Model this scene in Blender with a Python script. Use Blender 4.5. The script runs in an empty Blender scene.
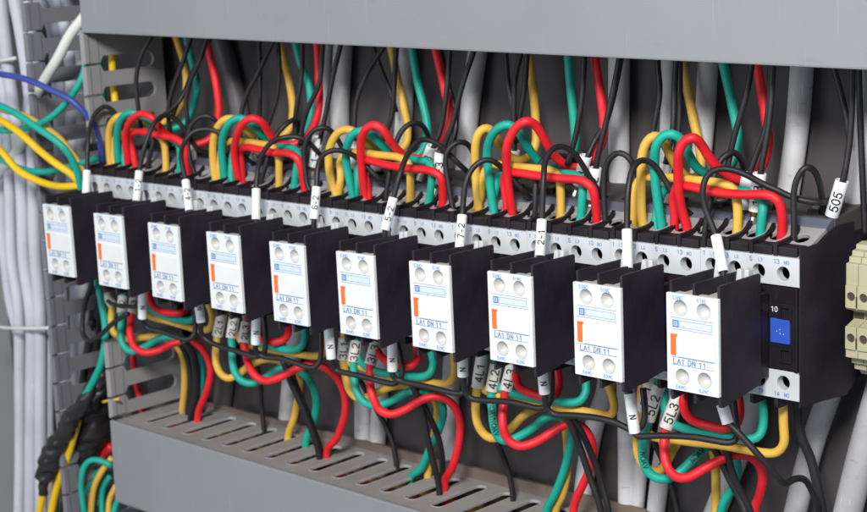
import bpy, bmesh, math, random
from mathutils import Vector, Matrix, noise
random.seed(7)
S = 0.001                                   # the scene is modelled in millimetres
C = bpy.context.scene.collection

# ------------------------------------------------------------------ camera
CAM = Vector((383.71, -535.20, 148.81))
YAW, PITCH, ROLL, FPX = -0.75523, -0.19454, -0.04065, 1763.93
PW, PH = 867.0, 512.0
cy_, sy_, cp_, sp_ = math.cos(YAW), math.sin(YAW), math.cos(PITCH), math.sin(PITCH)
FWD = Vector((sy_*cp_, cy_*cp_, sp_))
r0 = Vector((cy_, -sy_, 0)); u0 = r0.cross(FWD)
RGT = r0*math.cos(ROLL) + u0*math.sin(ROLL)
UPV = u0*math.cos(ROLL) - r0*math.sin(ROLL)

def ray(px, py): return FWD + RGT*((px-PW/2)/FPX) - UPV*((py-PH/2)/FPX)
def at(px, py, Y):                          # the point of the cabinet at depth Y seen at px, py
    d = ray(px, py); return CAM + d*((Y-CAM.y)/d.y)
def atz(px, py, Z):
    d = ray(px, py); return CAM + d*((Z-CAM.z)/d.z)

cam = bpy.data.cameras.new('camera'); cam_o = bpy.data.objects.new('camera', cam); C.objects.link(cam_o)
M3 = Matrix((RGT, UPV, -FWD)).transposed()
cam_o.matrix_world = Matrix.Translation(CAM*S) @ M3.to_4x4()
cam.sensor_width = 36; cam.lens = 36*FPX/PW; cam.clip_start = 0.01; cam.clip_end = 50
cam.dof.use_dof = True; cam.dof.focus_distance = 0.695; cam.dof.aperture_fstop = 27
bpy.context.scene.camera = cam_o

# ------------------------------------------------------------------ materials
def mat(name, col, rough=.45, bump=0, bscale=300, vary=0, vscale=40, metal=0, spec=.5, coat=0, scuff=0, sscale=14):
    m = bpy.data.materials.new(name); m.use_nodes = True
    nt = m.node_tree; b = nt.nodes['Principled BSDF']
    b.inputs['Base Color'].default_value = (*col, 1); b.inputs['Roughness'].default_value = rough
    b.inputs['Metallic'].default_value = metal; b.inputs['Specular IOR Level'].default_value = spec
    b.inputs['Coat Weight'].default_value = coat
    tc = nt.nodes.new('ShaderNodeTexCoord')
    if vary:
        n = nt.nodes.new('ShaderNodeTexNoise'); n.inputs['Scale'].default_value = vscale; n.inputs['Detail'].default_value = 5
        nt.links.new(tc.outputs['Object'], n.inputs['Vector'])
        r = nt.nodes.new('ShaderNodeValToRGB')
        r.color_ramp.elements[0].position = .3; r.color_ramp.elements[1].position = .72
        r.color_ramp.elements[0].color = (*[c*(1-vary) for c in col], 1)
        r.color_ramp.elements[1].color = (*[min(1, c*(1+vary*.6)) for c in col], 1)
        nt.links.new(n.outputs['Fac'], r.inputs['Fac']); nt.links.new(r.outputs['Color'], b.inputs['Base Color'])
        mr = nt.nodes.new('ShaderNodeMapRange'); mr.inputs['To Min'].default_value = max(.05, rough-.1); mr.inputs['To Max'].default_value = min(1, rough+.15)
        nt.links.new(n.outputs['Fac'], mr.inputs['Value']); nt.links.new(mr.outputs['Result'], b.inputs['Roughness'])
    if scuff:                                          # dust specks, rub marks and fine scratches
        src = b.inputs['Base Color'].links[0].from_socket
        def layer(scale3, lo, hi, colr, amt, src, det=6):
            mp = nt.nodes.new('ShaderNodeMapping'); mp.inputs['Scale'].default_value = scale3; mp.inputs['Rotation'].default_value = (.3, .9, .2)
            nt.links.new(tc.outputs['Object'], mp.inputs['Vector'])
            nz = nt.nodes.new('ShaderNodeTexNoise'); nz.inputs['Scale'].default_value = 1; nz.inputs['Detail'].default_value = det
            nt.links.new(mp.outputs['Vector'], nz.inputs['Vector'])
            rg = nt.nodes.new('ShaderNodeMapRange'); rg.inputs['From Min'].default_value = lo; rg.inputs['From Max'].default_value = hi; rg.inputs['To Max'].default_value = amt
            nt.links.new(nz.outputs['Fac'], rg.inputs['Value'])
            mx = nt.nodes.new('ShaderNodeMix'); mx.data_type = 'RGBA'
            nt.links.new(rg.outputs['Result'], mx.inputs[0]); nt.links.new(src, mx.inputs[6]); mx.inputs[7].default_value = (*colr, 1)
            return mx.outputs[2]
        dk = [c*.45 for c in col]; lt = [min(1, c*1.6+.03) for c in col]
        src = layer((sscale*2, sscale*2, sscale*5), .66, .74, dk, scuff*.8, src)
        src = layer((sscale*26, sscale*26, sscale*1.6), .68, .74, lt, scuff*.8, src, 2)
        src = layer((sscale*60, sscale*60, sscale*60), .72, .76, lt, scuff, src, 1)
        nt.links.new(src, b.inputs['Base Color'])
    if bump:
        n2 = nt.nodes.new('ShaderNodeTexNoise'); n2.inputs['Scale'].default_value = bscale; n2.inputs['Detail'].default_value = 3
        nt.links.new(tc.outputs['Object'], n2.inputs['Vector'])
        bp = nt.nodes.new('ShaderNodeBump'); bp.inputs['Strength'].default_value = bump; bp.inputs['Distance'].default_value = .0004
        nt.links.new(n2.outputs['Fac'], bp.inputs['Height']); nt.links.new(bp.outputs['Normal'], b.inputs['Normal'])
    return m

M = {
 'yellow': mat('yellow_pvc', (.70,.42,.06), .5, .25, 500, .14, 60),
 'green': mat('green_pvc', (.004,.36,.27), .5, .25, 500, .18, 60),
 'red': mat('red_pvc', (.74,.012,.022), .5, .25, 500, .16, 60),
 'black': mat('black_pvc', (.013,.012,.014), .5, .25, 500, .25, 60),
 'blue': mat('blue_pvc', (.035,.06,.30), .4, .2, 500, .15, 60),
 'bright': mat('bright_yellow_pvc', (.80,.50,.004), .4, .2, 500, .12, 60),
 'lav': mat('pale_lavender_cable', (.52,.53,.60), .55, .3, 200, .14, 30, scuff=.5, sscale=50),
 'pale': mat('pale_grey_cable', (.44,.44,.465), .5, .35, 250, .16, 30, scuff=.7, sscale=60),
 'pale_brightened': mat('brightened_pale_cable', (.60,.60,.62), .5, .35, 250, .16, 30, scuff=.7, sscale=60),  # pale cable copy, colour brightened to offset shade behind the contactors
 'dgrey': mat('dark_grey_cable', (.10,.09,.10), .5, .3, 200, .1, 30),
 'white_cable': mat('white_cable', (.72,.72,.68), .4, .1, 300, .05, 40),
 'sleeve': mat('white_marker_tube', (.80,.82,.83), .38, .15, 400, .07, 90),
 'sleeve_grey': mat('cream_marker_tube', (.66,.64,.60), .45, .15, 400, .08, 90),
 'ink': mat('black_ink', (.01,.01,.012), .5),
 'blueink': mat('blue_print', (.07,.20,.48), .5),
 'pale_blueink': mat('pale_blue_print', (.12,.27,.55), .5),
 'labelblue': mat('pale_blue_label', (.58,.67,.76), .5, 0, 300, .04, 300),
 'whiteink': mat('white_print', (.75,.75,.75), .5),
 'duct': mat('grey_duct_plastic', (.235,.245,.258), .5, .12, 260, .07, 9, scuff=.2, sscale=16),
 'duct_wall': mat('grey_slotted_duct_plastic', (.30,.295,.30), .5, .15, 260, .08, 16),
 'duct_top': mat('dusty_duct_plastic', (.32,.292,.275), .62, .3, 300, .16, 25, scuff=.5, sscale=30),
 'duct_brown': mat('brown_dusty_duct_rim', (.17,.125,.105), .65, .35, 300, .2, 40, scuff=.4, sscale=40),
 'duct_edge': mat('paler_cut_duct_edge', (.38,.38,.39), .45, .1, 300, .06, 40),  # slot rims set paler than the wall around them
 'duct_left': mat('shaded_duct_plastic', (.18,.18,.205), .5, .15, 260, .08, 16),  # duct grey darkened: shade inside the open duct is in the colour
 'panel': mat('dark_back_panel_paint', (.070,.062,.066), .6, .2, 200, .14, 12),
 'enclosure': mat('enclosure_paint', (.33,.36,.36), .55, .15, 250, .06, 10),
 'cgrey': mat('light_grey_contactor_plastic', (.56,.585,.61), .42, .12, 350, .05, 60),
 'deck': mat('grey_terminal_deck', (.34,.33,.33), .5, .15, 350, .08, 60),
 'cblack': mat('black_contactor_plastic', (.013,.0095,.0145), .46, .25, 450, .3, 50, spec=.35, scuff=.5, sscale=60),
 'plate': mat('black_side_plate_plastic', (.021,.016,.026), .5, .3, 600, .35, 45, spec=.35, scuff=.5, sscale=60),
 'coil': mat('dusty_brown_grey_plastic', (.07,.058,.054), .62, .3, 350, .2, 50),
 'slate': mat('slate_blue_strip', (.115,.125,.17), .5, .1, 300, .1, 60),
 'face': mat('white_block_plastic', (.72,.745,.74), .38, .08, 300, .05, 60, scuff=.25, sscale=60),
 'recess': mat('shaded_recess_plastic', (.50,.50,.485), .42, .05, 300, .08, 90),  # dimple shade put into the colour, along with grey of the screws
 'studs': mat('clear_white_plastic', (.58,.60,.61), .3, .05, 300, .04, 60, coat=.3),
 'cream': mat('cream_block_plastic', (.47,.45,.42), .5, .1, 300, .05, 60),
 'orange': mat('orange_flag', (.90,.16,.02), .4, .05, 300, .05, 90),
 'redflag': mat('red_flag', (.70,.05,.02), .4),
 'bluetag': mat('blue_tag', (.028,.09,.50), .5, .05, 300, .05, 90),
 'beige': mat('beige_terminal_plastic', (.44,.41,.27), .5, .12, 350, .08, 60),
 'brown': mat('brown_terminal_gap', (.07,.042,.033), .5),
 'metal': mat('tinned_metal', (.70,.68,.64), .28, .1, 600, .1, 90, metal=1),
 'brass': mat('brass_screw', (.30,.19,.08), .35, .1, 600, .1, 90, metal=1),
 'rail': mat('zinc_rail', (.55,.55,.52), .35, .1, 200, .1, 30, metal=1),
 'tape': mat('black_electrical_tape', (.020,.017,.018), .3, .9, 140, .3, 60),
 'tie': mat('clear_cable_tie', (.62,.62,.62), .4, .1, 300, .05, 60),
}

# ------------------------------------------------------------------ helpers
def link(name, me, m=None, parent=None, smooth=False):
    if m is not None:
        me.materials.clear(); me.materials.append(m)
    if smooth: me.polygons.foreach_set('use_smooth', [True]*len(me.polygons))
    me.name = name
    o = bpy.data.objects.new(name, me); C.objects.link(o)
    if parent: o.parent = parent
    return o
def tag(o, label=None, cat=None, group=None, kind=None):
    if label: o['label'] = label
    if cat: o['category'] = cat
    if group: o['group'] = group
    if kind: o['kind'] = kind
    return o
def empty(name, loc=(0,0,0), rot=(0,0,0)):
    o = bpy.data.objects.new(name, None); C.objects.link(o)
    o.location = Vector(loc)*S; o.rotation_euler = rot; o.empty_display_size = .01; return o
def copy_tree(o, parent=None):
    c = o.copy(); C.objects.link(c); c.parent = parent
    for ch in list(o.children): copy_tree(ch, c)
    return c
def mesh_from(vs, fs):
    me = bpy.data.meshes.new('m'); me.from_pydata([(v[0]*S, v[1]*S, v[2]*S) for v in vs], [], fs); me.update(); return me

class MB:
    def __init__(s): s.v = []; s.f = []
    def add(s, vs, fs):
        n = len(s.v); s.v += [tuple(v) for v in vs]; s.f += [tuple(i+n for i in f) for f in fs]; return s
    def bm(s, b):
        b.verts.ensure_lookup_table(); s.add([v.co for v in b.verts], [[v.index for v in f.verts] for f in b.faces]); b.free(); return s
    def box(s, x0, x1, y0, y1, z0, z1, bev=.35, taper=None):
        b = bmesh.new(); bmesh.ops.create_cube(b, size=1)
        for v in b.verts:
            k = v.co.copy()
            v.co = Vector(((x0+x1)/2+k.x*(x1-x0), (y0+y1)/2+k.y*(y1-y0), (z0+z1)/2+k.z*(z1-z0)))
            if taper and k.z > 0:
                v.co.x = (x0+x1)/2+k.x*(x1-x0)*taper; v.co.y = (y0+y1)/2+k.y*(y1-y0)*taper
        if bev: bmesh.ops.bevel(b, geom=list(b.edges), offset=bev, segments=2, affect='EDGES', profile=.6)
        b.verts.index_update(); return s.bm(b)
    def prism(s, poly, x0, x1, bev=.25):                     # (y, z) outline swept along x
        b = bmesh.new()
        A = [b.verts.new((x0, y, z)) for y, z in poly]; B = [b.verts.new((x1, y, z)) for y, z in poly]
        n = len(poly); b.faces.new(A); b.faces.new(B[::-1])
        for i in range(n): b.faces.new((A[i], B[i], B[(i+1) % n], A[(i+1) % n]))
        bmesh.ops.recalc_face_normals(b, faces=b.faces)
        if bev: bmesh.ops.bevel(b, geom=list(b.edges), offset=bev, segments=2, affect='EDGES', profile=.6)
        b.verts.index_update(); return s.bm(b)
    def cyl(s, c, ax, r0, r1, h, n=20, cap=True):
        c = Vector(c); ax = Vector(ax).normalized(); t = ax.orthogonal().normalized(); u = ax.cross(t)
        vs = []
        for k, r in ((0, r0), (h, r1)):
            for i in range(n):
                a = 2*math.pi*i/n; vs.append(c+ax*k+t*(r*math.cos(a))+u*(r*math.sin(a)))
        fs = [(i, (i+1) % n, n+(i+1) % n, n+i) for i in range(n)]
        if cap: fs += [tuple(range(n))[::-1], tuple(range(n, 2*n))]
        return s.add(vs, fs)
    def bowl(s, c, ax, r, depth, n=24, m=6):                 # a concave cup, rim at c, bottom towards ax
        c = Vector(c); ax = Vector(ax).normalized(); t = ax.orthogonal().normalized(); u = ax.cross(t)
        vs = []; fs = []
        for j in range(m):
            rr = r*(1-j/m); d = depth*(1-(rr/r)**2)**.9
            for i in range(n):
                b = 2*math.pi*i/n; vs.append(c+ax*d+t*(rr*math.cos(b))+u*(rr*math.sin(b)))
        vs.append(c+ax*depth)
        for j in range(m-1):
            for i in range(n): fs.append((j*n+i, j*n+(i+1) % n, (j+1)*n+(i+1) % n, (j+1)*n+i))
        for i in range(n): fs.append(((m-1)*n+i, (m-1)*n+(i+1) % n, m*n))
        return s.add(vs, fs)
    def build(s, name, m, parent=None, smooth=False):
        return link(name, mesh_from(s.v, s.f), m, parent, smooth)

def circle(cx, cz, r, n=24): return [(cx+r*math.cos(2*math.pi*i/n), cz+r*math.sin(2*math.pi*i/n)) for i in range(n)]
def rrect(x0, x1, z0, z1, r=.6, n=4):
    pts = []
    for cx, cz, a0 in ((x1-r, z1-r, 0), (x0+r, z1-r, 90), (x0+r, z0+r, 180), (x1-r, z0+r, 270)):
        for k in range(n+1):
            a = math.radians(a0+90*k/n); pts.append((cx+r*math.cos(a), cz+r*math.sin(a)))
    return pts
def plate(loops, thick, bev=.25, xf=None):
    """flat sheet with holes; loops in (a, b); returned vertices xf(a, b, depth)"""
    cu = bpy.data.curves.new('c', 'CURVE'); cu.dimensions = '2D'; cu.fill_mode = 'BOTH'
    cu.extrude = max(thick/2-bev, .001); cu.bevel_depth = bev; cu.bevel_resolution = 1; cu.offset = -bev
    for lp in loops:
        sp = cu.splines.new('POLY'); sp.points.add(len(lp)-1); sp.use_cyclic_u = True
        for p, q in zip(sp.points, lp): p.co = (q[0], q[1], 0, 1)
    o = bpy.data.objects.new('tmp', cu); C.objects.link(o)
    me = bpy.data.meshes.new_from_object(o.evaluated_get(bpy.context.evaluated_depsgraph_get()))
    bpy.data.objects.remove(o); bpy.data.curves.remove(cu)
    vs = [xf(v.co.x, v.co.y, thick/2-v.co.z) for v in me.vertices]; fs = [tuple(p.vertices) for p in me.polygons]
    bpy.data.meshes.remove(me)
    return vs, fs
_tc = {}
def _arc(cx, cy, rx, ry, a0, a1, n=14):
    return [(cx+rx*math.cos(math.radians(a0+(a1-a0)*k/n)), cy+ry*math.sin(math.radians(a0+(a1-a0)*k/n))) for k in range(n+1)]
GLY = {                                              # strokes on a cell .62 wide and 1 high
 '0': [_arc(.31, .5, .29, .5, 90, 450, 24)], 'O': [_arc(.36, .5, .36, .5, 90, 450, 24)],
 '1': [[(.08, .76), (.22, .84), (.34, 1), (.34, 0)]],
 '2': [_arc(.31, .72, .27, .28, 170, -20)+[(.45, .45), (.1, .15), (.03, 0), (.6, 0)]],
 '3': [_arc(.29, .75, .25, .25, 160, -70)+[(.27, .53)], [(.27, .53)]+_arc(.29, .27, .29, .27, 80, -165)],
 '4': [[(.62, .27), (.0, .27), (.44, 1), (.44, 0)]],
 '5': [[(.56, 1), (.12, 1), (.05, .5)]+_arc(.3, .31, .28, .31, 125, -160)],
 '6': [_arc(.33, .66, .27, .34, 40, 180)+_arc(.31, .31, .27, .31, 180, -180, 22)],
  '8': [_arc(.31, .74, .25, .26, -90, 270, 18), _arc(.31, .25, .29, .25, 90, 450, 18)],
 '7': [[(.02, 1), (.6, 1), (.35, .5), (.24, 0)]],
 'L': [[(.08, 1), (.08, 0), (.56, 0)]], 'T': [[(.0, 1), (.62, 1)], [(.31, 1), (.31, 0)]],
 'N': [[(.06, 0), (.06, 1), (.58, 0), (.58, 1)]], 'I': [[(.3, 0), (.3, 1)]],
 'C': [_arc(.36, .5, .34, .5, 45, 315, 20)], 'A': [[(0, 0), (.33, 1), (.66, 0)], [(.12, .34), (.54, .34)]],
 'D': [[(.06, 0), (.06, 1), (.28, 1)]+_arc(.28, .5, .33, .5, 90, -90)+[(.06, 0)]],
 'W': [[(0, 1), (.18, 0), (.36, 1), (.54, 0), (.72, 1)]], 'M': [[(.04, 0), (.04, 1), (.33, 0), (.62, 1), (.62, 0)]],
 'V': [[(0, 1), (.32, 0), (.64, 1)]], '-': [[(.1, .42), (.5, .42)]], ' ': []}
def text2d(s, size, align='CENTER'):
    """printed lettering from pen strokes: (x, y, raise) vertices, quads"""
    k = (s, size, align)
    if k in _tc: return _tc[k]
    h = size*.74; w = h*.085; adv = .84; V = []; F = []
    tot = sum(.45 if c == ' ' else adv for c in s)-.2; cur = 0; x0 = -tot/2 if align == 'CENTER' else 0
    for n, ch in enumerate(s):
        pos = cur; cur += .45 if ch == ' ' else adv
        for st in GLY[ch]:
            pts = []
            for a, b in zip(st[:-1], st[1:]):
                m = max(1, int(math.hypot(b[0]-a[0], b[1]-a[1])/.12)); pts += [(a[0]+(b[0]-a[0])*q/m, a[1]+(b[1]-a[1])*q/m) for q in range(m)]
            pts.append(st[-1]); P3 = [((x0+pos+x)*h, (y-.5)*h) for x, y in pts]
            base = len(V); N = len(P3)
            for q, (x, y) in enumerate(P3):
                ax, ay = P3[max(q-1, 0)]; bx, by = P3[min(q+1, N-1)]
                tx, ty = bx-ax, by-ay; L = math.hypot(tx, ty) or 1; nx, ny = -ty/L, tx/L
                e = (-w if q == 0 else w if q == N-1 else 0)*.8
                lift = .012+.004*((n+q) % 2)
                V.append((x+tx/L*e+nx*w, y+ty/L*e+ny*w, lift)); V.append((x+tx/L*e-nx*w, y+ty/L*e-ny*w, lift+.003))
            for q in range(N-1): F.append((base+2*q, base+2*q+1, base+2*q+3, base+2*q+2))
    _tc[k] = (V, F); return _tc[k]
def printing(items, y, sx=1.0):
    mb = MB()
    for it in items:
        s, x, z, size = it[:4]; al = it[4] if len(it) > 4 else 'CENTER'
        v, f = text2d(s, size, al); mb.add([(x+a*sx, y-d, z+b) for a, b, d in v], f)
    return mb
def ring(x0, x1, z0, z1, w, y, h=.12):
    """thin printed rectangle outline"""
    mb = MB()
    for a in ((x0, x1, z1-w, z1), (x0, x1, z0, z0+w), (x0, x0+w, z0+w, z1-w), (x1-w, x1, z0+w, z1-w)):
        mb.add([(a[0], y, a[2]), (a[1], y, a[2]), (a[1], y, a[3]), (a[0], y, a[3])], [(0, 1, 2, 3)])
    return mb

def spline(P, step=1.6, smooth=2):
    P = [Vector(p) for p in P]
    Q = [P[0]*2-P[1]] + P + [P[-1]*2-P[-2]]
    out = []
    for i in range(1, len(Q)-2):
        a, b, c, d = Q[i-1:i+3]
        L = max((c-b).length, .01); n = max(2, int(L/step))
        t0 = 0; t1 = t0+max((b-a).length, .1)**.5; t2 = t1+max((c-b).length, .1)**.5; t3 = t2+max((d-c).length, .1)**.5
        for k in range(n):
            t = t1+(t2-t1)*k/n
            A1 = a*((t1-t)/(t1-t0))+b*((t-t0)/(t1-t0)); A2 = b*((t2-t)/(t2-t1))+c*((t-t1)/(t2-t1)); A3 = c*((t3-t)/(t3-t2))+d*((t-t2)/(t3-t2))
            B1 = A1*((t2-t)/(t2-t0))+A2*((t-t0)/(t2-t0)); B2 = A2*((t3-t)/(t3-t1))+A3*((t-t1)/(t3-t1))
            out.append(B1*((t2-t)/(t2-t1))+B2*((t-t1)/(t2-t1)))
    out.append(P[-1])
    for _ in range(smooth):
        out = [out[0]]+[(out[i-1]+out[i]*2+out[i+1])/4 for i in range(1, len(out)-1)]+[out[-1]]
    return out
def tube(pts, r, n=12, rf=None, cap=True):
    N = len(pts); vs = []; fs = []
    T = [(pts[min(i+1, N-1)]-pts[max(i-1, 0)]).normalized() for i in range(N)]
    u = T[0].orthogonal().normalized()
    for i in range(N):
        u = (u-T[i]*u.dot(T[i])).normalized(); w = T[i].cross(u)
        for k in range(n):
            a = 2*math.pi*k/n; rr = rf(i/(N-1), a, pts[i]) if rf else r
            vs.append(pts[i]+u*(rr*math.cos(a))+w*(rr*math.sin(a)))
    for i in range(N-1):
        for k in range(n): fs.append((i*n+k, i*n+(k+1) % n, (i+1)*n+(k+1) % n, (i+1)*n+k))
    if cap: fs += [tuple(range(n))[::-1], tuple(range((N-1)*n, N*n))]
    return vs, fs

def lerp_y(ys, i, n):
    if len(ys) == 1: return ys[0]
    t = i/(n-1)*(len(ys)-1); k = min(int(t), len(ys)-2); return ys[k]+(ys[k+1]-ys[k])*(t-k)
def path(px, ys, start=None, end=None, tail=None):
    """traced points with their depths; start / end are real 3-D points; tail lengthens the last stretch"""
    n = len(px); P = [at(p[0], p[1], p[2] if len(p) > 2 else lerp_y(ys, i, n)) for i, p in enumerate(px)]
    if start is not None: P = [Vector(q) for q in start]+P
    if end is not None: P = P+[Vector(q) for q in end]
    if tail: P.append(P[-1]+(P[-1]-P[-2]).normalized()*tail)
    return P
LABELS = {}
def wire(name, col, P, r, label, cat='wire', group=None, n=12, smooth=2):
    vs, fs = tube(spline(P, smooth=smooth), r, n)
    o = link(name, mesh_from(vs, fs), M[col], None, True)
    return tag(o, label, cat, group)
def sleeve(par, p_low, p_top, r, text=None, size=4.0, m='sleeve', off=.5, name='marker_sleeve'):
    """a marker tube pushed over a wire, its writing running up along the tube"""
    a, b = Vector(p_low), Vector(p_top); ax = (b-a).normalized(); L = (b-a).length
    n = 20; t = ax.orthogonal().normalized(); u = ax.cross(t); vs = []; fs = []
    prof = [(0, r*.8), (0, r*.96), (.25, r), (L-.25, r), (L, r*.96), (L, r*.8), (L-2, r*.8)]
    for h, rr in prof:
        for k in range(n):
            w = 2*math.pi*k/n; vs.append(a+ax*h+t*(rr*math.cos(w))+u*(rr*math.sin(w)))
    for j in range(len(prof)-1):
        for k in range(n): fs.append((j*n+k, j*n+(k+1) % n, (j+1)*n+(k+1) % n, (j+1)*n+k))
    o = link(name, mesh_from(vs, fs), M[m], par, True)
    if text:
        mid = (a+b)/2; nn = (CAM-mid); nn = (nn-ax*nn.dot(ax)).normalized(); left = nn.cross(ax)
        nn2 = nn
        tv, tf = text2d(text, size); R = r+.07; V = []
        for x, y, d in tv:
            ang = y/R; V.append(a+ax*(L*off+x)+(nn2*math.cos(ang)+left*math.sin(ang))*(R+d))
        link('printed_number', mesh_from(V, tf), M['ink'], o)
    return o

def print_on(o, P, r, text, size, zc, m='ink', flip=False, smooth=2):
    """lettering that follows a wire, centred where the wire passes height zc"""
    pp = spline(P, smooth=smooth); v, f = text2d(text, size)
    cum = [0]
    for a, b in zip(pp[:-1], pp[1:]): cum.append(cum[-1]+(b-a).length)
    mid = min(range(1, len(pp)-1), key=lambda k: (abs(pp[k].z-zc), k)); V = []
    for x, y, d in v:
        s = min(max(cum[mid]+(-x if flip else x), .01), cum[-1]-.01)
        k = max(j for j in range(len(cum)-1) if cum[j] <= s)
        q = pp[k]+(pp[k+1]-pp[k])*((s-cum[k])/max(cum[k+1]-cum[k], 1e-6)); t = (pp[k+1]-pp[k]).normalized()
        if flip: t = -t
        n = CAM-q; n = (n-t*n.dot(t)).normalized(); lf = n.cross(t); a = y/(r+.08)
        V.append(q+(n*math.cos(a)+lf*math.sin(a))*(r+.08+d))
    link('printed_marking', mesh_from(V, f), M[m], o)
# ================================================================== setting
o = MB().box(-600, 520, 104, 107, -420, 330, 0).build('back_panel', M['panel']); tag(o, kind='structure')
o = MB().box(-603, -600, -60, 107, -420, 330, 0).build('enclosure_wall', M['enclosure']); tag(o, kind='structure')

PITCH_D = 17.1
# ---- horizontal ducts
def slot_plate(x0, x1, y0, y1, xs, z0, z1, name, m, par):
    loops = [[(x0, y0), (x1, y0), (x1, y1), (x0, y1)]]
    for x in xs: loops.append(rrect(x, x+7.6, 50, 88, 3.5, 6))
    v, f = plate(loops, abs(z1-z0), .25, lambda a, b, d: (a, b, z1-d))
    return link(name, mesh_from(v, f), M[m], par)
bd = empty('wiring_duct', (-414, 40, -131)); bd.rotation_euler = (0, math.radians(.93), 0)
tag(bd, 'horizontal grey slotted wiring duct running along the bottom below the contactors', 'wiring duct', 'grey wiring ducts')
def rel(o, P): o.location = -Vector(P)*S
ox = (-414, 40, -131)
p = MB().box(-414.5, 430, 39.2, 41.6, -177, -128.6, .9).build('duct_cover', M['duct'], bd); rel(p, ox)
p = slot_plate(-413.5, 430, 41.8, 93, [-400.5+17.12*k for k in range(46)], -130.5, -129.3, 'slotted_top_wall', 'duct_top', bd); rel(p, ox)
tn = math.tan(math.radians(.93)); q = MB()
q.add([(x, y, z) for x in (-413.5, 430) for y in (92.6, 94.6) for z in (-177, -127.2+(x+413.5)*tn*.95)], [(0, 1, 3, 2), (4, 6, 7, 5), (0, 4, 5, 1), (2, 3, 7, 6), (1, 5, 7, 3), (0, 2, 6, 4)])
p = q.build('duct_back', M['duct_brown'], bd); rel(p, ox)
q = MB()
for k in range(46):
    x = -400.5+17.12*k; q.add(*plate([rrect(x-.05, x+7.65, 49.95, 88.05, 3.5, 6), rrect(x+.5, x+7.1, 50.5, 87.5, 3.0, 6)], 1.5, .12, lambda a, b, d: (a, b, -129.1-d)))
p = q.build('slot_edges', M['duct_edge'], bd); rel(p, ox)
p = MB().box(-413.5, 430, 41.8, 93, -178.8, -177.2, .2).build('duct_floor', M['duct_top'], bd); rel(p, ox)

td = empty('wiring_duct', (-414, 40, 90)); td.rotation_euler = (0, math.radians(.62), 0)
tag(td, 'horizontal grey duct with plain cover running along the top above the contactors', 'wiring duct', 'grey wiring ducts')
ox = (-414, 40, 90)
p = MB().box(-412.5, 430, 39.2, 41.6, 90.2, 142, .9).build('duct_cover', M['duct'], td); rel(p, ox)
p = slot_plate(-411.5, 430, 41.8, 93, [-400.5+17.12*k for k in range(46)], 92, 93.8, 'slotted_bottom_wall', 'duct_wall', td); rel(p, ox)
p = MB().box(-411.5, 430, 93.2, 95.4, 92, 140, .3).build('duct_back', M['duct_wall'], td); rel(p, ox)

# ---- vertical duct at the left: two comb-like walls
def comb_wall(X, z0, z1, zs, name, m, par, thick=1.8, sgn=1):
    y0, y1 = 40, 95.4
    out = [(y0, z0), (y1, z0), (y1, z1), (y0, z1)]
    pts = []
    # the front edge runs down with a slit into a round-ended slot at every pitch
    pts += [(y1, z0), (y1, z1), (y0, z1)]
    for z in sorted(zs, reverse=True):
        h = 4.3; s = .55
        pts += [(y0, z+s), (51.5, z+s), (53.6, z+h)]
        for k in range(0, 9):
            a = math.radians(90-180*k/8); pts.append((84+h*math.cos(a), z+h*math.sin(a)))
        pts += [(53.6, z-h), (51.5, z-s), (y0, z-s)]
    pts += [(y0, z0)]
    v, f = plate([pts], thick, .2, lambda a, b, d: (X-d if sgn > 0 else X-d, a, b))
    mb = MB().add(v, f)
    zz = [z1]+sorted(zs, reverse=True)+[z0]
    for a, b in zip(zz[:-1], zz[1:]):                     # finger tips: snap ridge and step
        if a-b > 4:
            mb.box(X-.2, X+1.7, 40.1, 43.4, b+.9, a-.9, .4); mb.box(X-.2, X+.8, 43.5, 50.3, b+.9, a-.9, .3)
    return mb.build(name, M[m], par)
vd = empty('wiring_duct', (-441, 95, 0))
tag(vd, 'vertical slotted duct without its cover at the left end of the contactor row', 'wiring duct', 'grey wiring ducts')
ox = (-441, 95, 0)
zs = [-116+PITCH_D*k for k in range(12)]
p = comb_wall(-414, -127.5, -82.6, [z for z in zs if z < -90], 'slotted_right_wall', 'duct_wall', vd); rel(p, ox)
p = comb_wall(-414, 29, 91.5, [z for z in zs if 34 < z < 88], 'slotted_right_wall', 'duct_wall', vd); rel(p, ox)
zs = [-116+PITCH_D*k for k in range(-9, 17)]
p = comb_wall(-467, -270, 180, zs, 'slotted_left_wall', 'duct_left', vd); rel(p, ox)
p = MB().box(-466.5, -416, 93.6, 95.6, -270, 180, .2).build('duct_back', M['panel'], vd); rel(p, ox)  # dark colour stands for the shade inside the duct

# ---- mounting rail behind the contactors
p = MB().box(-400, 330, 88.5, 89.6, -31, 3, .2); p.box(-400, 330, 89.8, 103.8, -24, -4, .3)
tag(p.build('mounting_rail', M['rail']), 'zinc plated mounting rail hidden behind the row of contactors', 'rail')

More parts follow.
